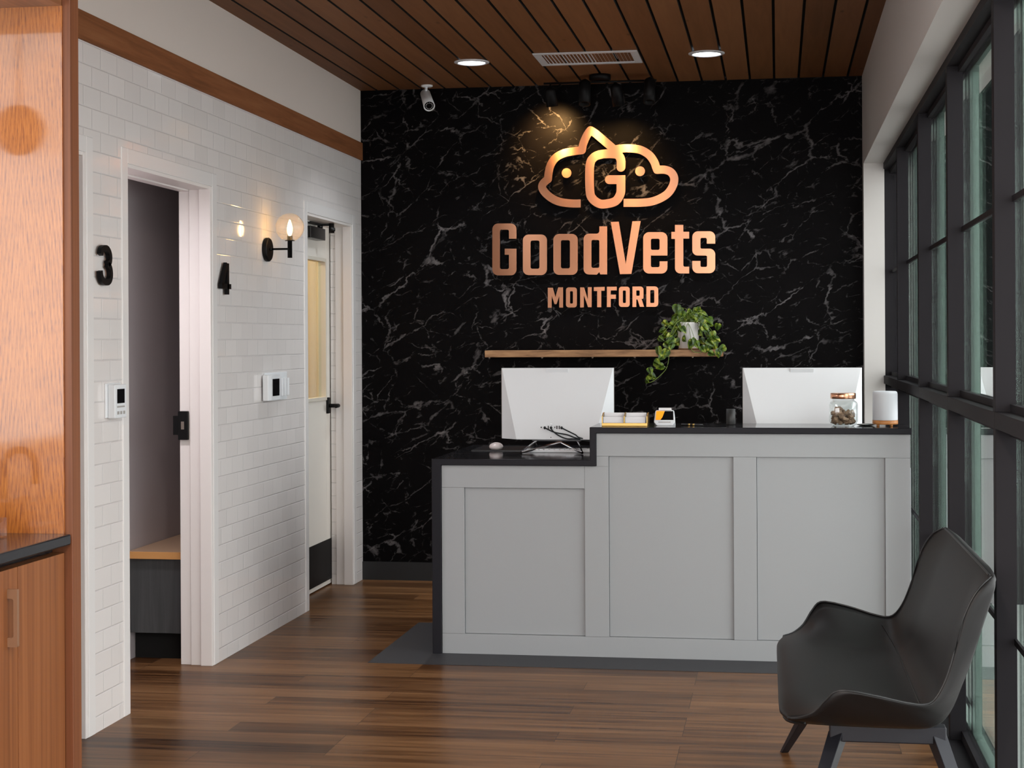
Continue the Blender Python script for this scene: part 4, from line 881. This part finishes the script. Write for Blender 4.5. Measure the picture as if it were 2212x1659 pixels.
m = MB(); m.lathe([(0.040, 0.9425), (0.050, 0.945), (0.0535, 0.966), (0.0545, 0.978), (0.0575, 0.980), (0.0580, 0.986), (0.054, 0.9875), (0.050, 0.975), (0.045, 0.950), (0.0, 0.948)], c=(-2.188, 4.12, 0), n=48, cap=False); m.obj('bowl', M['ceramic'], bw)
m = MB(); m.lathe([(0.036, 0.9185), (0.046, 0.930), (0.0505, 0.9445)], c=(-2.188, 4.12, 0), n=48); m.obj('base', M['ceramicgrey'], bw)
for i, (ax, rot) in enumerate(((-2.155, 0.12),)):
    m = MB(); m.box(-0.014, -0.0015, 0, 0.014, 0.0015, 0.050, Matrix.Translation((ax, 4.125+0.012*i, 0.950)) @ Matrix.Rotation(rot, 4, 'Y'))
    tag(m.obj('sugar_packet', M['paper']), 'white sugar packet standing in the ceramic bowl', 'packet')
ac = thing('acrylic_tray', (-2.2, 4.2, 0.914), 'clear acrylic tray under the ceramic bowl on the coffee bar', 'tray')
m = MB(); m.box(-2.36, 4.04, 0.9143, -2.076, 4.215, 0.918); m.obj('base', M['clear'], ac)
m = MB(); m.box(-2.36, 4.211, 0.918, -2.076, 4.215, 0.968); m.obj('back', M['clear'], ac)

# ================================================================ leather chair
cx0 = 5.13
chp = thing('lounge_chair', (0.28, cx0, 0), 'wide black leather lounge chair with swept arms beside the windows', 'chair')
NV, NU = 41, 52
top_c = [(0.006, 0.392), (-0.006, 0.412), (0.008, 0.432), (0.05, 0.440), (0.10, 0.436), (0.155, 0.430), (0.23, 0.421), (0.31, 0.414), (0.38, 0.418), (0.425, 0.452), (0.452, 0.525), (0.480, 0.610), (0.510, 0.700), (0.535, 0.765), (0.556, 0.806)]
top_s = [(0.012, 0.400), (-0.002, 0.412), (0.012, 0.420), (0.05, 0.428), (0.088, 0.452), (0.118, 0.494), (0.153, 0.523), (0.24, 0.510), (0.33, 0.487), (0.385, 0.485), (0.422, 0.530), (0.452, 0.610), (0.483, 0.715), (0.517, 0.775), (0.555, 0.804)]
hw_s = [0.600, 0.612, 0.625, 0.650, 0.690, 0.728, 0.745, 0.738, 0.712, 0.692, 0.672, 0.655, 0.640, 0.625, 0.590]
bot_c = [(0.012, 0.385), (0.05, 0.362), (0.10, 0.357), (0.20, 0.356), (0.30, 0.357), (0.39, 0.360), (0.432, 0.375), (0.462, 0.415), (0.487, 0.48), (0.515, 0.56), (0.545, 0.66), (0.572, 0.75), (0.583, 0.798)]
def prof(P, n):
    q = catmull([(a, b, 0) for a, b in P], 12); m_ = len(q)-1
    return [(q[round(i*m_/n)].x, q[round(i*m_/n)].y) for i in range(n+1)]
TC, TS, BC, HW = prof(top_c, NU), prof(top_s, NU), prof(bot_c, NU), prof([(h, 0) for h in hw_s], NU)
b = MB(); B = b.bm; half = 0.62
def wblend(a): a = abs(a); return 0.0 if a < 0.55 else ((a-0.55)/0.45)**1.8 if a < 1 else 1.0
TG, BG = [], []
for j in range(NV):
    v = -1+2*j/(NV-1); w_ = wblend(v); tr_, br_ = [], []
    for i in range(NU+1):
        s_ = i/NU
        hw_ = HW[i][0]; hb_ = 0.60-0.015*(s_ > 0.97)
        x = TC[i][0]*(1-w_)+TS[i][0]*w_; z = TC[i][1]*(1-w_)+TS[i][1]*w_
        fr_ = 0.055*max(0, (abs(v)-0.78)/0.22)**2.2*max(0, 1-s_/0.16); x += fr_
        tr_.append(B.verts.new((x, cx0+v*hw_, z)))
        xb = BC[i][0]; zb = BC[i][1]+0.050*w_*min(1, max(0, (1-s_)/0.5))*min(1, s_/0.10); xb -= 0.015*w_*min(1, s_/0.2)
        xb += fr_; zb += fr_*0.25
        br_.append(B.verts.new((xb, cx0+v*(hb_+(hw_-hb_)*0.25), zb)))
    TG.append(tr_); BG.append(br_)
for j in range(NV-1):
    for i in range(NU):
        f = B.faces.new((TG[j][i], TG[j][i+1], TG[j+1][i+1], TG[j+1][i])); f.smooth = True
        f = B.faces.new((BG[j][i], BG[j+1][i], BG[j+1][i+1], BG[j][i+1])); f.smooth = True
# rounded rim joining top and underside all the way round
rim = [(0, i) for i in range(NU+1)] + [(j, NU) for j in range(1, NV)] + [(NV-1, i) for i in range(NU-1, -1, -1)] + [(j, 0) for j in range(NV-2, 0, -1)]
ctr = Vector((0.28, cx0, 0))
levels = []
for t_ in (0.0, 0.10, 0.5, 0.90, 1.0):
    row = []
    for j, i in rim:
        if t_ == 0.0: row.append(TG[j][i]); continue
        if t_ == 1.0: row.append(BG[j][i]); continue
        pt_, pb_ = TG[j][i].co, BG[j][i].co; q_ = pt_.lerp(pb_, t_); out = Vector((0, 1 if j == NV-1 else -1 if j == 0 else 0, 0)) if i not in (0, NU) else Vector((-0.5 if i == 0 else 0.2, 0, 0.5 if i == NU else 0))
        row.append(B.verts.new(q_+out*0.010*math.sin(math.pi*t_)**0.5))
    levels.append(row)
for A_, C_ in zip(levels, levels[1:]):
    n_ = len(A_)
    for k_ in range(n_):
        f = B.faces.new((A_[k_], A_[(k_+1) % n_], C_[(k_+1) % n_], C_[k_])); f.smooth = True
pip = [[v_.co.copy() for v_ in TG[0]], [v_.co.copy() for v_ in TG[-1]], [TG[j][NU].co.copy() for j in range(NV)]]
ks = round(NU*0.585)
seam = [TG[j][ks].co.copy()+Vector((-0.001, 0, 0.0015)) for j in range(2, NV-2)]
shell = b.obj('seat_shell', M['leather'], chp)
m = MB()
for q_ in pip[:2]: m.tube([p_+Vector((0, 0.004 if p_.y < cx0 else -0.004, 0.001)) for p_ in q_[4:]], 0.0030, 8)
m.tube([p_+Vector((0, 0, 0.0)) for p_ in pip[2][1:-1]], 0.0030, 8)
m.obj('piping', mat('satin_leather_piping', (0.014, 0.014, 0.015), 0.35, spec=0.4), shell)
m = MB(); m.tube(seam, 0.0018, 6); m.obj('seam', M['blacksatin'], shell)
# steel base
m = MB()
for yy in (cx0-0.42, cx0+0.38): m.box(0.135, yy, 0.312, 0.455, yy+0.045, 0.362)
for xx in (0.15, 0.405): m.box(xx, cx0-0.375, 0.325, xx+0.04, cx0+0.38, 0.362)
m.obj('base_frame', M['chairsteel'], chp, bevel=0.004)
for sx, xa, xb in ((0, 0.158, 0.020), (1, 0.432, 0.545)):
    for sy in (-1, 1):
        yt = cx0-0.397 if sy < 0 else cx0+0.402; yb_ = cx0-0.70 if sy < 0 else cx0+0.71
        m = MB(); m.tube([(xa, yt, 0.325), (xb, yb_, 0.0)], 0.02, square=True, radii=[0.021, 0.013])
        for v in m.bm.verts:
            if v.co.z < 0.03: v.co.z = 0.0
        m.obj('leg', M['chairsteel'], chp, bevel=0.002)

pd = thing('pendant_lamp', (-2.275, 3.90, 2.09), 'small dark globe pendant hanging over the coffee bar worktop', 'lamp')
m = MB(); m.sphere((-2.275, 3.90, 2.09), 0.078, u=32, v=20); m.obj('lamp_shade', mat('smoked_glass_shade', (0.03, 0.012, 0.004), 0.2), pd)
m = MB(); m.tube([(-2.275, 3.90, 2.16), (-2.275, 3.90, 2.968)], 0.004, 8); m.obj('cord', M['blackmetal'], pd)
fc = thing('faucet', (-2.25, 4.06, 0.914), 'black gooseneck faucet rising from the coffee bar worktop', 'faucet')
m = MB(); m.tube([(-2.25, 4.06, 0.914), (-2.25, 4.06, 1.08)]+[(-2.20-0.05*math.cos(a_), 4.06, 1.08+0.05*math.sin(a_)) for a_ in [k_*math.pi/10 for k_ in range(1, 11)]]+[(-2.15, 4.06, 1.03)], 0.011, 12); m.obj('spout', M['blackmetal'], fc)

chp.rotation_euler.z = math.radians(0.4)   # stands a touch askew
